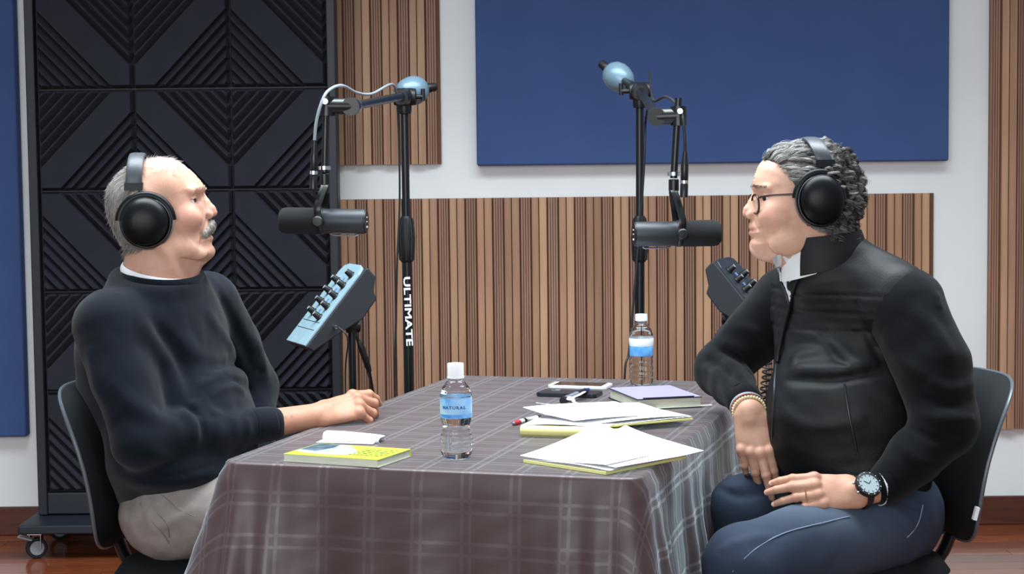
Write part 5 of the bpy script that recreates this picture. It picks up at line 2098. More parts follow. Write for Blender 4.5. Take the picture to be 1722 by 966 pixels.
pB = [(81, 78), (92, 57), (96, 41), (96, 35), (93, 22), (95, 8), (98, -6), (100, -20), (102.5, -31), (100.5, -37), (101.5, -42), (97.5, -50), (101, -59), (97, -69), (87, -76), (70, -83), (47, -82),
      (19, -74), (-8, -65), (-38, -50), (-56, -28), (-70, 0), (-74, 25), (-68, 52), (-51, 82), (-23, 98), (17, 101), (52, 94)]
wB = [(-20, 30, 62), (30, 50, 57), (65, 40, 50), (72, 5, 53), (60, -25, 54), (45, -60, 51), (85, -62, 37), (-45, -25, 52), (90, -35, 43), (10, 85, 56), (78, 50, 47)]
HB = Head((1362, 350), -1, 3.80, pB, wB, yaw=math.radians(10))
F = HB.F
F.chain([(92, 0, 25), (98, 0, 11), (105, 0, -2), (107, 0, -8)], [4.6, 5.2, 6.6, 6.6], 5)
for sg in (-1, 1):
    F.ell((100.5, sg * 8.5, -12), (8, 5, 6), 4)
    F.cone((95, sg * 5, 10), (98, sg * 10, -8), 4, 6, 7)
    F.cone((92, sg * 9, 35), (76, sg * 37, 33), 5.0, 4.6, 8)
    F.ell((89, sg * 27, 18), (10, 14, 9), 8, cut=True)
    F.ell((74, sg * 26, 17), (11.0, 11.2, 10.8), 2.5)
    F.ell((83, sg * 28, 16.4), (14, 14, 4.6), 1.0, cut=True)
    F.cone((84, sg * 16, 22.0), (77, sg * 36, 20.5), 1.6, 1.8, 2.5)
    F.ell((70, sg * 38, -14), (22, 15, 19), 14)
    F.cone((99, sg * 15, -15), (92, sg * 24, -34), .7, .6, 7, cut=True)
    F.ell((105, sg * 5, -14.5), (3.4, 2.2, 1.7), 1.2, cut=True)
    F.cone((104, 0, -36.5), (91, sg * 21, -38.5), 1.4, 1.0, 2.5, cut=True)
    F.cone((98, 0, -32), (91, sg * 17, -35.5), 3.6, 2.0, 3)
    F.cone((97.5, 0, -42), (90, sg * 16, -41), 3.8, 2.2, 4)
    F.cone((95, 0, -50.5), (90, sg * 13, -50), 2.0, 1.6, 5, cut=True)
    F.ell((45, sg * 44, -60), (30, 10, 18), 16)
F.ell((84, 0, -70), (15, 20, 12), 12)
F.ell((50, 0, -78), (34, 34, 14), 16)
F.chain([(-10, 0, -40), (-24, 0, -90), (-34, 0, -150)], [50, 52, 54], 16, squash=((0, 1, 0), 1.05))
F.chain([(40, 0, -70), (20, 0, -98), (-6, 0, -125)], [22, 26, 26], 18)
vB, qB = F.nets()
tB = skin_tint(vB, 'cda28c', [((106, 0, -8), (12, 12, 10), 'c4897a', .6), ((72, 44, -14), (26, 22, 22), 'c78f7c', .6), ((84, 26, 8), (12, 14, 8), 'b88c7b', .5),
                              ((102, 10, -37), (9, 17, 6), 'b06f66', .8), ((80, 0, 62), (40, 50, 18), 'd9b5a0', .6), ((80, 20, -60), (40, 40, 18), 'bb9380', .5)])

# ---------------- joints
bS, gS = A_(1522, 515, 3.70), A_(1322, 505, 4.02)          # near and far shoulder
bE, bW = A_(1590, 715, 3.60), A_(1488, 818, 3.58)         # near elbow and wrist end of the sleeve
gE, gW = A_(1213, 622, 4.08), A_(1251, 672, 3.880)          # far elbow and sleeve end
neckB = A_(1392, 440, 3.86)
pelB = A_(1462, 862, 3.82)
hpN, hpF = A_(1488, 880, 3.69), A_(1440, 866, 3.93)
knN, knF = A_(1250, 950, 3.42), A_(1256, 856, 3.84)
akN, akF = np.array([knN[0] + .06, knN[1] + .03, .09]), np.array([knF[0] + .02, knF[1], .09])

# ---------------- hands
HW1 = A_(1260, 692, 3.81)
f1 = Vector((.14, -.30, -.94))
FG = Field(*bounds([gW, HW1, np.array(HW1) + np.array(f1) * .2], .06), .0017)
FG.chain([gE * .4 + gW * .6, gW, HW1, np.array(HW1) + np.array(f1) * .015], [.034, .030, .0285, .0275], .01, squash=((-.1, -.9, .3), 1.12))
JB1 = hand(FG, HW1, f1, Vector((-.18, -.92, .33)), Vector((1, 0, 0)), [(.30, .35, .25), (.12, .22, .18), (.32, .5, .35), (.42, .6, .4)], spread=(.02, .06, .02, -.04), thumb=(.10, .95, .25, .25))
v4, q4 = FG.nets()
HW2 = A_(1444, 829, 3.555)
f2 = Vector((-.97, -.12, .10))
FG2 = Field(*bounds([bW, HW2, np.array(HW2) + np.array(f2) * .2], .06), .0017)
FG2.chain([bE * .3 + bW * .7, bW, HW2, np.array(HW2) + np.array(f2) * .015], [.036, .031, .0290, .028], .01, squash=((0, -.8, .6), 1.12))
JB2 = hand(FG2, HW2, f2, Vector((-.1, -.80, .58)), Vector((0, .5, .85)), [(.28, .30, .2), (.26, .30, .2), (.30, .34, .22), (.30, .32, .2)], spread=(.02, -.02, -.06, -.10), thumb=(.35, .7, .2, .2), size=.98)
v5, q5 = FG2.nets()


def hand_tint(v, J, base, red):
    c = np.tile(lin3(base), (len(v), 1))
    for P_ in J[:4]:
        for j, r_ in ((0, .014), (1, .011), (3, .009)):
            w = gauss(v, P_[j], (r_,) * 3) * .45
            c = c * (1 - w) + lin3(red) * w
    return c


FB = Field(*bounds([neckB, pelB, bE, gE, knN, knF, akN, akF, bS, gS, gW, bW], .17), .012)
FB.chain([neckB, (bS + gS) / 2 + [0, 0, -.1], pelB + [0, 0, .05]], [.05, .11, .12], .03)
FB.chain([bS + [0, 0, -.03], bE, bW], [.035, .04, .028], .03)
FB.chain([gS + [0, 0, -.03], gE, gW], [.035, .04, .028], .03)
FB.chain([hpN, knN, akN], [.065, .05, .035], .03)
FB.chain([hpF, knF, akF], [.065, .05, .035], .03)
FB.chain([akN, akN + [-.12, -.04, -.045]], [.035, .03], .02)
FB.chain([akF, akF + [-.12, -.04, -.045]], [.035, .03], .02)
v6, q6 = FB.nets()
manB = thing('person', 'man with glasses and wavy grey hair in black jacket and jeans, elbow on the table', 'person', (pelB[0], pelB[1], 0))
V, Q, C = join_meshes([(HB.world(vB), HB.flip(qB), tB), (v4, q4, hand_tint(v4, JB1, 'c09680', 'b07866')), (v5, q5, hand_tint(v5, JB2, 'b98e78', 'a97060')),
                       (v6, q6, np.tile(lin3('cba189'), (len(v6), 1)))])
np_mesh('body', V, Q, 'skin', C, manB)
eyeball(HB, (74.2, 26, 17), 9.5, (.90, -.42, -.05), '2c2220', manB)

# finger nails that face the camera
mat('nail', 'd8b3a4', 0.3)
for P_ in JB2[:4] + JB1[:4] + JA[:1]:
    a_, b_ = Vector(P_[2]), Vector(P_[3])
    d_ = (b_ - a_).normalized()
    side_ = d_.cross(Vector((0, -1, .3))).normalized()
    nn_ = side_.cross(d_).normalized()
    if nn_.y > 0:
        nn_ = -nn_
    m_ = frame(b_ + nn_ * .0052 - d_ * .001, d_, nn_)
    nl = MB().lathe([(.0045, -.0008), (.0046, .0004), (.0030, .0012), (.0008, .0014)], 14)
    o = nl.build('nail', 'nail', None, smooth=True)
    o.data.transform(m_ @ Matrix.Diagonal((1.15, .85, 1, 1)))
    adopt(o, manA if P_ is JA[0] else manB)


# ---------------- hair
def hairlineB(x, z):
    xb = np.where(z > 70, 60 + (z - 70) * 2.3, np.where(z > 28, 38 + (z - 28) * .5, 30 + (z - 0) * .28))
    return np.minimum(xb - x, z + 46 - .10 * (x + 70))


FX = Field.__new__(Field)
FX.lo, FX.h, FX.n = HB.F.lo, HB.F.h, HB.F.n
FX.a = HB.F.a.copy()


def hair_warpB(X, Y, Z):
    s = hairlineB(X + 0 * Y + 0 * Z, Z + 0 * X)
    bk_ = sstep(10, -50, X + 0 * Y + 0 * Z)
    T = -4 + (9.0 + 6.0 * bk_) * sstep(-2, 20, s)
    T = T + (1.4 + 2.2 * bk_) * vnoise(X, Y, Z, .20, 3) * (T > 0) + .7 * vnoise(X * .4, Y, Z, .9, 9) * (T > 0)
    return -T


FX.warp(hair_warpB)
hv, hq = FX.nets()
keep = (hairlineB(hv[:, 0], hv[:, 2]) > -3)
hq = hq[keep[hq].all(1)]
sh_ = (.5 + .5 * vnoise(hv[:, 0] * .4, hv[:, 1], hv[:, 2], .9, 5))[:, None]
hc = lin3('2c2826') * (1 - sh_) + lin3('5c5754') * sh_
hairB = np_mesh('hair', HB.world(hv), HB.flip(hq), 'hair', hc, manB)

NL, NS, K = 600, 17, 10
P, Nn, r = scalp_roots(HB, vB, NL, (hairlineB(vB[:, 0], vB[:, 2]) > 2), 31)
bk_ = sstep(25, -35, P[:, 0])[:, None]
down = np.stack([-.25 + 0 * P[:, 0], r.normal(scale=.25, size=NL), -1 + 0 * P[:, 0]], 1)
backd = np.stack([-1 + 0 * P[:, 0], r.normal(scale=.15, size=NL), .12 - .35 * (np.abs(P[:, 1]) > 40)], 1)
flow = backd * (1 - bk_) + down * bk_
flow -= Nn * (flow * Nn).sum(1, keepdims=True)
flow /= np.linalg.norm(flow, axis=1, keepdims=True) + 1e-6
lat = np.cross(flow, Nn)
T_ = np.linspace(0, 1, K)[None, :, None]
L_ = (r.uniform(26, 40, NL) * (1 - .2 * bk_[:, 0]))[:, None, None]
ampl = (r.uniform(1.2, 2.6, NL) + 5.8 * bk_[:, 0] * r.uniform(.5, 1.2, NL))[:, None, None]
turns = (r.uniform(.5, .9, NL) + .75 * bk_[:, 0])[:, None, None]
ph_ = r.uniform(0, 2 * PI, NL)[:, None, None]
lift = (6 + 7 * bk_)[:, :, None] * np.sin(PI * np.clip(T_ * .9 + .06, 0, 1)) + 2.5
ctr = P[:, None, :] + flow[:, None, :] * L_ * T_ + Nn[:, None, :] * (lift - 9 * T_ ** 2 * (1 - bk_[:, :, None]) * .5)
env = np.clip(T_ * 3, 0, 1)
ctr = ctr + lat[:, None, :] * ampl * env * np.sin(2 * PI * turns * T_ + ph_) + Nn[:, None, :] * ampl * .7 * env * np.cos(2 * PI * turns * T_ + ph_)
paths = np.repeat(ctr, NS, axis=0)
offs = r.normal(scale=1.0, size=(NL * NS, 1, 3))
paths = paths + offs * (1.0 + .35 * np.sin(PI * T_)) + r.normal(scale=.9, size=(NL * NS, 1, 3)) * T_ ** 2
rad = np.linspace(.40, .15, K)[None, :] * np.ones((NL * NS, 1))
hv2, hq2 = strands(paths, rad)
g = np.clip(np.repeat(r.uniform(0, 1, NL) ** 1.3, NS) * .75 + r.uniform(-.1, .35, NL * NS), 0, 1)
g = np.clip(g + .36 * np.repeat(1 - bk_[:, 0], NS) - .10, 0, 1)  # front and top strands lightened: top light painted into the hair colour
g = np.repeat(g, K * 3)[:, None]
tag(np_mesh('hair_strands', HB.world(hv2), HB.flip(hq2), 'hair', lin3('2b2624') * (1 - g) + lin3('aaa8a6') * g, hairB), kind='stuff')
# fly-away hairs
P, Nn, r = scalp_roots(HB, vB, 60, (hairlineB(vB[:, 0], vB[:, 2]) > 22) & (vB[:, 2] > 40) & (vB[:, 0] < 35), 77)
K2 = 7
T2 = np.linspace(0, 1, K2)[None, :, None]
L_ = r.uniform(10, 18, len(P))[:, None, None]
dirn = Nn + np.clip(r.normal(scale=.4, size=Nn.shape), -.6, .6)
paths = P[:, None, :] + L_ * T2 * dirn[:, None, :] * .8 + L_ * T2 ** 2 * np.clip(r.normal(scale=.5, size=(len(P), 1, 3)), -.7, .7)
sv, sq = strands(paths, np.linspace(.32, .1, K2)[None, :] * np.ones((len(P), 1)))
tag(np_mesh('hair_strands', HB.world(sv), HB.flip(sq), 'hair', np.tile(lin3('a5a2a0'), (len(sv), 1)), hairB), kind='stuff')
K = 5
T_ = np.linspace(0, 1, K)[None, :, None]
bm_ = (np.abs(vB[:, 2] - 37 + .06 * (np.abs(vB[:, 1]) - 10)) < 2.4) & (vB[:, 0] > 66) & (np.abs(vB[:, 1]) > 6) & (np.abs(vB[:, 1]) < 40)
P, Nn, r = scalp_roots(HB, vB, 320, bm_, 9)
L_ = r.uniform(2.5, 5, len(P))
flow = np.stack([-.5 + 0 * L_, np.sign(P[:, 1]) * .9, .25 + 0 * L_], 1)
paths = P[:, None, :] + L_[:, None, None] * (flow[:, None, :] * T_ * .8 + Nn[:, None, :] * (T_ * .3))
sv, sq = strands(paths, np.linspace(.38, .12, K)[None, :] * np.ones((len(P), 1)))
tag(np_mesh('eyebrow', HB.world(sv), HB.flip(sq), 'hair', np.tile(lin3('5b4d45'), (len(sv), 1)), manB), kind='stuff')

# ---------------- jacket
shd = (gS - bS) / np.linalg.norm(gS - bS)
fwd = np.array([-shd[1], shd[0], 0])
fwd /= np.linalg.norm(fwd)
if fwd[0] > 0:
    fwd = -fwd
chB_, blB, hmB = A_(1428, 560, 3.88), A_(1428, 690, 3.82), A_(1440, 792, 3.80)
FJ = Field(*bounds([neckB, pelB, bS, gS, blB + fwd * .12], .2), .0052)
nkB = HB.world(np.array([-30., 0, -88]))
FJ.chain([nkB, HB.world(np.array([-34., 0, -118])), chB_ + [0, 0, .05]], [.066, .088, .150], .03)
FJ.chain([HB.world(np.array([-62., 0, -84])), bS + [-.02, .02, .025]], [.050, .070], .05)
FJ.chain([HB.world(np.array([-40., 20, -96])), gS + [.02, -.02, .01]], [.050, .062], .05)
FJ.cone(bS + [-.03, .03, .0], gS + [.03, -.03, .0], .072, .068, .06)
FJ.chain([chB_, blB, hmB], [.168, .176, .168], .05, squash=(tuple(fwd), 1.08))
FJ.ell(A_(1378, 742, 3.83), (.105, .15, .085), .05)
FJ.ell(blB + fwd * .06, (.125, .13, .14), .05)
FJ.ell(A_(1500, 560, 3.86), (.09, .13, .15), .06)
# quilting seams run level round the body
def quilt(X, Y, Z):
    q = np.abs(((Z + 0 * X + 0 * Y - 1.032) / .040 + 50.5) % 1.0 - .5)
    zz = Z + 0 * X + 0 * Y
    return (.0046 * np.exp(-(q / .10) ** 2) - .0010 * np.cos(2 * PI * q)) * sstep(.925, .945, zz) * (1 - sstep(1.04, 1.055, zz))


FJ.warp(quilt)
for pts, amp, wd in (([(1345, 560, 3.66), (1400, 580, 3.64), (1450, 620, 3.62)], .008, .012), ([(1380, 555, 3.66), (1405, 600, 3.64), (1445, 625, 3.62)], -.009, .008),
                     ([(1320, 640, 3.64), (1400, 640, 3.62), (1500, 625, 3.6)], -.012, .010), ([(1318, 625, 3.64), (1400, 622, 3.62), (1480, 608, 3.6)], .010, .014),
                     ([(1440, 500, 3.66), (1460, 560, 3.64), (1490, 620, 3.62)], -.008, .010), ([(1310, 700, 3.64), (1380, 720, 3.6), (1460, 700, 3.6)], .006, .016),
                     ([(1300, 590, 3.7), (1340, 600, 3.66), (1380, 590, 3.64)], .007, .012)):
    crease(FJ, pts, amp, wd)
FJ.warp(lambda X, Y, Z: .0028 * vnoise(X, Y, Z * 1.5, 30, 26) + .0012 * vnoise(X, Y, Z * 2, 75, 27))


jv, jq = FJ.nets()
jkB = np_mesh('jacket_body', jv, jq, 'jacket_nylon', None, manB)

FA = Field(*bounds([bS, bE, bW], .12), .005)
FA.chain([bS + [0, 0, -.005], bS * .5 + bE * .5 + [.012, -.01, 0], bE], [.086, .078, .068], .03)
FA.chain([bE, bE * .5 + bW * .5 + [0, 0, -.004], bW], [.068, .056, .041], .014)
for pts, amp, wd in (([(1560, 640, 3.54), (1600, 655, 3.53), (1636, 640, 3.54)], .010, .012), ([(1545, 665, 3.54), (1590, 682, 3.53), (1636, 672, 3.54)], -.010, .008),
                     ([(1530, 690, 3.53), (1580, 705, 3.52), (1640, 705, 3.54)], .010, .012), ([(1520, 715, 3.52), (1570, 740, 3.51), (1625, 745, 3.52)], -.008, .008),
                     ([(1505, 740, 3.51), (1545, 775, 3.50), (1590, 785, 3.51)], .008, .012), ([(1530, 520, 3.6), (1575, 560, 3.58), (1600, 610, 3.56)], .008, .018),
                     ([(1480, 560, 3.62), (1520, 610, 3.58), (1560, 640, 3.55)], .008, .016), ([(1490, 800, 3.5), (1510, 820, 3.5)], -.006, .007), ([(1570, 492, 3.66), (1578, 520, 3.62)], .010, .008)):
    crease(FA, pts, amp, wd)
FA.warp(lambda X, Y, Z: .0028 * vnoise(X, Y, Z, 32, 36) + .0012 * vnoise(X, Y, Z, 80, 37))
sv_, sq_ = FA.nets()
np_mesh('jacket_sleeve', sv_, sq_, 'jacket_knit', None, manB)
FA2 = Field(*bounds([gS, gE, gW], .11), .005)
FA2.chain([gS, gS * .5 + gE * .5, gE], [.078, .068, .062], .03)
FA2.chain([gE, gE * .5 + gW * .5, gW], [.062, .052, .0395], .014)
for pts, amp, wd in (([(1190, 590, 4.0), (1225, 610, 3.96), (1250, 640, 3.92)], .010, .012), ([(1180, 615, 4.02), (1210, 635, 3.96), (1225, 668, 3.92)], .009, .010),
                     ([(1186, 602, 4.0), (1220, 622, 3.95), (1240, 652, 3.92)], -.009, .007), ([(1215, 575, 3.98), (1250, 590, 3.95), (1275, 620, 3.92)], .009, .012),
                     ([(1240, 550, 3.97), (1275, 560, 3.95), (1300, 590, 3.92)], .008, .012), ([(1205, 590, 4.0), (1240, 600, 3.95), (1262, 632, 3.92)], -.007, .007)):
    crease(FA2, pts, amp, wd)
FA2.warp(lambda X, Y, Z: .0022 * vnoise(X, Y, Z, 34, 46) + .001 * vnoise(X, Y, Z, 80, 47))
sv_, sq_ = FA2.nets()
np_mesh('jacket_sleeve', sv_, sq_, 'jacket_knit', None, manB)
for a_, b_, r0_ in ((bE, bW, .0425), (gE, gW, .041)):
    d_ = (b_ - a_) / np.linalg.norm(b_ - a_)
    MB().tube([b_ - d_ * .05, b_ - d_ * .045, b_ - d_ * .002, b_ + d_ * .002], [r0_ + .001, r0_ + .003, r0_ - .001, r0_ - .006], 28).build('cuff', 'jacket_knit', manB, smooth=True)

# stand-up collar, open at the front
def band(H, cx, cz, th0, th1, prof, name, m_, parent, thick=3.0, n=48):
    """prof(theta) -> (r_bottom, z_bottom, r_top, z_top); theta 0 = front, pi = back"""
    out, inn = [], []
    for side_, dst in ((0, out), (-thick, inn)):
        for i in range(n + 1):
            th = th0 + (th1 - th0) * i / n
            rb, zb_, rt, zt = prof(th)
            row_ = []
            for j in range(9):
                u_ = j / 8
                r_ = rb + (rt - rb) * u_ + 2.5 * math.sin(PI * u_) + side_
                row_.append(Vector((cx + r_ * math.cos(th), r_ * .94 * math.sin(th), cz + zb_ + (zt - zb_) * u_)))
            dst.append(row_)
    G = [a_ + b_[::-1] + [a_[0]] for a_, b_ in zip(out, inn)]
    mb = MB().grid(G)
    for G_ in (G[0], G[-1]):
        b0 = len(mb.v)
        mb.v += G_[:-1]
        mb.f.append(tuple(range(b0, b0 + len(G_) - 1)))
        mb.mi.append(0)
    o = mb.build(name, m_, None, smooth=True)
    H.place(o)
    adopt(o, parent)
    return o


def cprof(th):
    b = .5 - .5 * math.cos(th)                        # 0 at the front, 1 at the back
    return 70 + 4 * (1 - b), -118 + 34 * b, 60 + 8 * (1 - b), -52 + 15 * b


band(HB, -26, 0, .95, 2 * PI - .80, cprof, 'jacket_collar', 'jacket_nylon', jkB, 4.0)


def sprof(th):
    b = .5 - .5 * math.cos(th)
    return 62 + 8 * (1 - b), -124 + 44 * b, 56 + 10 * (1 - b), -72 + 24 * b


shirt = band(HB, -20, 0, .16, 2 * PI - .16, sprof, 'shirt_collar', 'shirt_white', manB, 2.5)
lf_ = [(1298, 434), (1305, 450), (1313, 468), (1321, 486), (1329, 512)]
rt_ = [(1362, 402), (1354, 428), (1347, 450), (1340, 476), (1332, 512)]
G = []
for (x0_, y0_), (x1_, y1_) in zip(lf_, rt_):
    G.append([Vector(hit(FJ, (x0_ + (x1_ - x0_) * k / 8, y0_ + (y1_ - y0_) * k / 8, 3.74), .006)) for k in range(9)])
for _ in range(2):
    for i in range(1, 4):
        for j in range(1, 8):
            G[i][j] = (G[i][j] * 2 + G[i - 1][j] + G[i + 1][j] + G[i][j - 1] + G[i][j + 1]) / 6
mb = MB().grid(G)
mb.grid([[p + Vector((.003, .008, 0)) for p in r_][::-1] for r_ in G])
mb.build('shirt_front', 'shirt_white', manB, smooth=True)
# lapel edges and zip
LP = [(1363, 400, 3.7), (1353, 436, 3.7), (1342, 474, 3.7), (1331, 516, 3.7), (1316, 570, 3.7), (1308, 610, 3.7)]
MB().tube(surf_path(FJ, LP, 6, .006), .0058, 10, flat=(1.0, .6)).build('lapel_edge', 'jacket_nylon', jkB, smooth=True)
LP2 = [(1295, 430, 3.8), (1303, 450, 3.78), (1312, 470, 3.76), (1321, 490, 3.74), (1330, 518, 3.7)]
MB().tube(surf_path(FJ, LP2, 6, .006), .0058, 10, flat=(1.0, .6)).build('lapel_edge', 'jacket_nylon', jkB, smooth=True)
ZP = [(1306, 615, 3.7), (1302, 660, 3.7), (1300, 720, 3.7), (1303, 785, 3.7)]
MB().tube(surf_path(FJ, ZP, 6, .001), .0034, 8).build('front_zip', 'zipper_dark', jkB, smooth=True)
MB().tube(surf_path(FJ, [(1420, 645, 3.62), (1428, 700, 3.6), (1442, 765, 3.6)], 6, .003), .0026, 8).build('pocket_zip', 'zipper_dark', jkB, smooth=True)

# ---------------- jeans
FD = Field(*bounds([pelB, knN, knF, akN, akF, hpN, hpF], .14), .006)
FD.ell(pelB + [.01, 0, 0], (.15, .19, .13), .03)
FD.chain([hpN, knN], [.098, .078], .03)
FD.chain([hpF, knF], [.096, .076], .03)
FD.chain([knN, akN + [0, 0, .02]], [.078, .055], .02)
FD.chain([knF, akF + [0, 0, .02]], [.076, .055], .02)
for pts, amp, wd in (([(1290, 865, 3.4), (1340, 850, 3.42), (1400, 850, 3.46)], .005, .012), ([(1210, 930, 3.35), (1260, 905, 3.36), (1300, 900, 3.38)], .005, .012),
                     ([(1480, 850, 3.54), (1520, 870, 3.58), (1545, 900, 3.6)], .007, .012), ([(1500, 840, 3.55), (1540, 850, 3.58), (1560, 880, 3.6)], -.006, .008),
                     ([(1210, 800, 3.77), (1250, 815, 3.77), (1300, 812, 3.8)], .008, .012), ([(1205, 820, 3.77), (1240, 835, 3.76), (1290, 830, 3.78)], -.008, .008)):
    crease(FD, pts, amp, wd)
FD.warp(lambda X, Y, Z: .0026 * vnoise(X, Y, Z, 36, 56) + .001 * vnoise(X, Y, Z, 90, 57))
dv, dq = FD.nets()
w = np.clip(.5 + .4 * vnoise(dv[:, 0], dv[:, 1], dv[:, 2], 14, 60), 0, 1)[:, None] * .5
m1, m2 = (hpN * .45 + knN * .55), (hpF * .4 + knF * .6)
wf = np.maximum(gauss(dv, m1 + [0, 0, .05], (.20, .07, .10)), gauss(dv, m2 + [0, 0, .05], (.16, .07, .08)) * .5)
dc = lin3('212d40') * (1 - w) + lin3('2b384c') * w
dc = dc * (1 - .65 * wf) + lin3('53606f') * .6 * wf
jeans = np_mesh('jeans', dv, dq, 'denim', dc, manB)
MB().tube(surf_path(FD, [(1232, 962, 3.4), (1262, 930, 3.4), (1310, 900, 3.4), (1365, 884, 3.45), (1430, 868, 3.5)], 8), .0012, 6).build('stitch_seam', 'denim_stitch', jeans, smooth=True)
MB().tube(surf_path(FD, [(1526, 905, 3.6), (1546, 880, 3.6), (1552, 850, 3.6)], 6), .0012, 6).build('stitch_seam', 'denim_stitch', jeans, smooth=True)
shoes((akN, akF), np.array([-.95, -.3, 0]), manB)

headphones(HB, 'black studio headphones on the man with glasses', -6, 13, 40.5, 45, 1, 116, -15, 72, 60, None)

# ---------------- glasses
gl = thing('eyeglasses', 'dark red framed eyeglasses worn by the man in the black jacket', 'eyeglasses', tuple(HB.world(np.array([95., -24, 5]))))


def hplace(mb, name, m_, parent):
    o = mb.build(name, m_, None, smooth=True)
    HB.place(o)
    adopt(o, parent)
    return o


for sg in (-1, 1):
    rim = []
    for k in range(40):
        q = 2 * PI * k / 40
        ca, sa = math.cos(q), math.sin(q)
        yy = 18.5 * math.copysign(abs(ca) ** .85, ca)
        zz = 15.5 * math.copysign(abs(sa) ** .85, sa)
        rim.append((99 - .16 * abs(24 + yy) + .06 * zz, sg * (24 + yy), 7 + zz))
    hplace(MB().tube(rim, 1.8, 8, closed=True), 'rim', 'glasses_frame', gl)
    c_ = MB()
    c_.v += [Vector(p) + Vector((-.5, 0, 0)) for p in rim] + [Vector(p) + Vector((.3, 0, 0)) for p in rim]
    c_.f += [tuple(range(40))[::-1], tuple(range(40, 80))] + [(k, (k + 1) % 40, 40 + (k + 1) % 40, 40 + k) for k in range(40)]
    c_.mi += [0] * 42
    hplace(c_, 'lens', 'lens_glass', gl)
    hplace(MB().tube(spline([(92.5, sg * 42.5, 17), (88, sg * 47, 19), (70, sg * 55.5, 21.5), (30, sg * 61, 23), (10, sg * 63, 22), (-4, sg * 62, 8)], 6), 1.6, 8, flat=(1, .7)), 'temple_arm', 'glasses_frame', gl)
hplace(MB().tube(spline([(98, -6, 12), (100, 0, 14), (98, 6, 12)], 5), 1.4, 8), 'bridge', 'glasses_frame', gl)

# ---------------- wrist watch, bracelets, ring
def basis(d, ref=(0, 0, 1)):
    d = Vector(d).normalized()
    u_ = d.cross(Vector(ref)).normalized()
    return d, u_, u_.cross(d)


wc = HW2 * .86 + bW * .14
wd_, wu, wv = basis(bW - HW2)
wn = Vector((-.1, -.83, .52))
wn = (wn - wd_ * wn.dot(wd_)).normalized()
ww = wn.cross(wd_)
wt = thing('wrist_watch', 'black wrist watch with pale round dial on the hand resting on jeans', 'watch', wc)
lp = [Vector(wc) + (wn * math.cos(2 * PI * k / 48) * .0295 + ww * math.sin(2 * PI * k / 48) * .0325) for k in range(48)]
MB().tube(lp, .0105, 10, closed=True, flat=(.22, 1.0)).build('strap', 'watch_black', wt, smooth=True)
dc_ = Vector(wc) + wn * .0285
MB().lathe([(.022, -.004), (.0275, -.002), (.0285, .004), (.027, .0075), (.0225, .0085), (.0218, .0072)], 40, dc_, wn, cap=False).build('case', 'watch_black', wt, smooth=True)
fc = MB().lathe([(.0221, .0058), (.0221, .0070)], 36, dc_, wn).build('dial', 'watch_face', wt, smooth=False)
for k in range(12):
    q = 2 * PI * k / 12
    rd = wd_ * math.cos(q) + ww * math.sin(q)
    MB().box(dc_ + rd * .0185 + wn * .0073, (.0034, .0014, .0006), Matrix((rd, wn.cross(rd), wn)).transposed()).build('hour_mark', 'watch_black', fc)
    MB().box(dc_ + rd * .0250 + wn * .0085, (.0016, .0016, .0008), Matrix((rd, wn.cross(rd), wn)).transposed()).build('bezel_mark', 'print_white', fc)
for q, l_ in ((.7, .0085), (2.4, .012)):
    rd = wd_ * math.cos(q) + ww * math.sin(q)
    MB().box(dc_ + rd * l_ / 2 + wn * .0076, (l_, .0013, .0006), Matrix((rd, wn.cross(rd), wn)).transposed()).build('hand', 'watch_black', fc)
for s_ in (-1, 1):
    MB().lathe([(.0022, 0), (.0026, .001), (.0026, .004), (.002, .005)], 10, dc_ + wd_ * (-.0275) + ww * .011 * s_ + wn * .002, -wd_).build('push_button', 'steel', wt, smooth=True)
MB().tube([bW + np.array(wd_) * .004, bW - np.array(wd_) * .020], .0375, 28).build('shirt_cuff', 'shirt_white', manB, smooth=True)

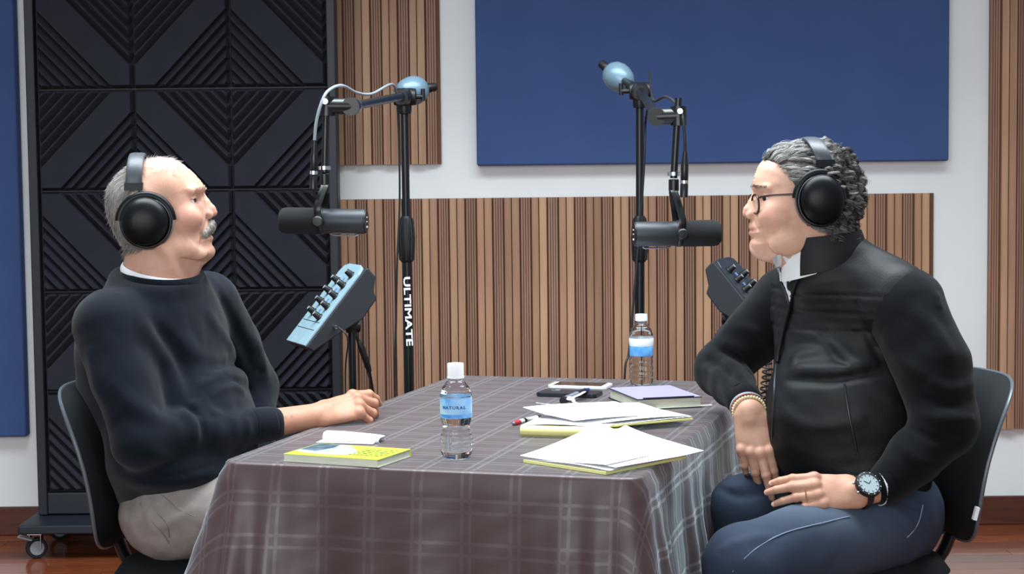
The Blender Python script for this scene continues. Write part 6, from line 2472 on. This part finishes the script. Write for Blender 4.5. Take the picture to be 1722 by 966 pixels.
bc_ = HW1 - np.array(Vector(HW1 - gW).normalized()) * .010
bd_ = Vector(HW1 - gW).normalized()
b_u = Vector((0, -1, .2))
b_u = (b_u - bd_ * b_u.dot(bd_)).normalized()
b_v = bd_.cross(b_u)


def loop(c, ru, rv, n=60):
    return [Vector(c) + b_u * math.cos(2 * PI * k / n) * ru + b_v * math.sin(2 * PI * k / n) * rv for k in range(n)]


o = MB().tube(loop(bc_ - np.array(bd_) * .014, .0335, .0365), .0042, 8, closed=True, flat=(.7, 1)).build('bracelet', 'band_silver', smooth=True)
tag(o, 'white and silver band, highest of the bracelets on the hanging wrist', 'bracelet', 'bracelets on the hanging wrist')


def beads(c, ru, rv, n, r_, m_, label, alt=None):
    t = thing('bracelet', label, 'bracelet', c, 'bracelets on the hanging wrist')
    me = {}
    for mm in (m_, alt or m_):
        me[mm] = MB().lathe([(r_ * math.sin(PI * k / 6), -r_ * math.cos(PI * k / 6)) for k in range(7)], 8, cap=False).mesh('bead', mm, smooth=True)
    for k, p in enumerate(loop(c, ru, rv, n)):
        b = bpy.data.objects.new('bead', me[alt if (alt and k % 3 == 0) else m_])
        COL.objects.link(b)
        b.location = p
        adopt(b, t)
    return t


beads(bc_ - np.array(bd_) * .004, .0335, .0362, 36, .0036, 'bead_red', 'dark red bead bracelet between the other bands', 'bead_brown')
beads(bc_ + np.array(bd_) * .0065, .0330, .0355, 34, .0036, 'bead_cream', 'cream bead bracelet nearest the hanging hand')

rp = JB2[2]
rc_ = Vector(rp[0]) * .45 + Vector(rp[1]) * .55
rd_ = (Vector(rp[1]) - Vector(rp[0])).normalized()
u1 = rd_.cross(Vector((0, 0, 1))).normalized()
u2 = u1.cross(rd_)
o = MB().tube([rc_ + (u1 * math.cos(2 * PI * k / 36) + u2 * math.sin(2 * PI * k / 36)) * .0114 for k in range(36)], .0030, 8, closed=True, flat=(.5, 1.0)).build('finger_ring', 'gold', smooth=True)
tag(o, 'plain gold ring on the hand with the wrist watch', 'ring')
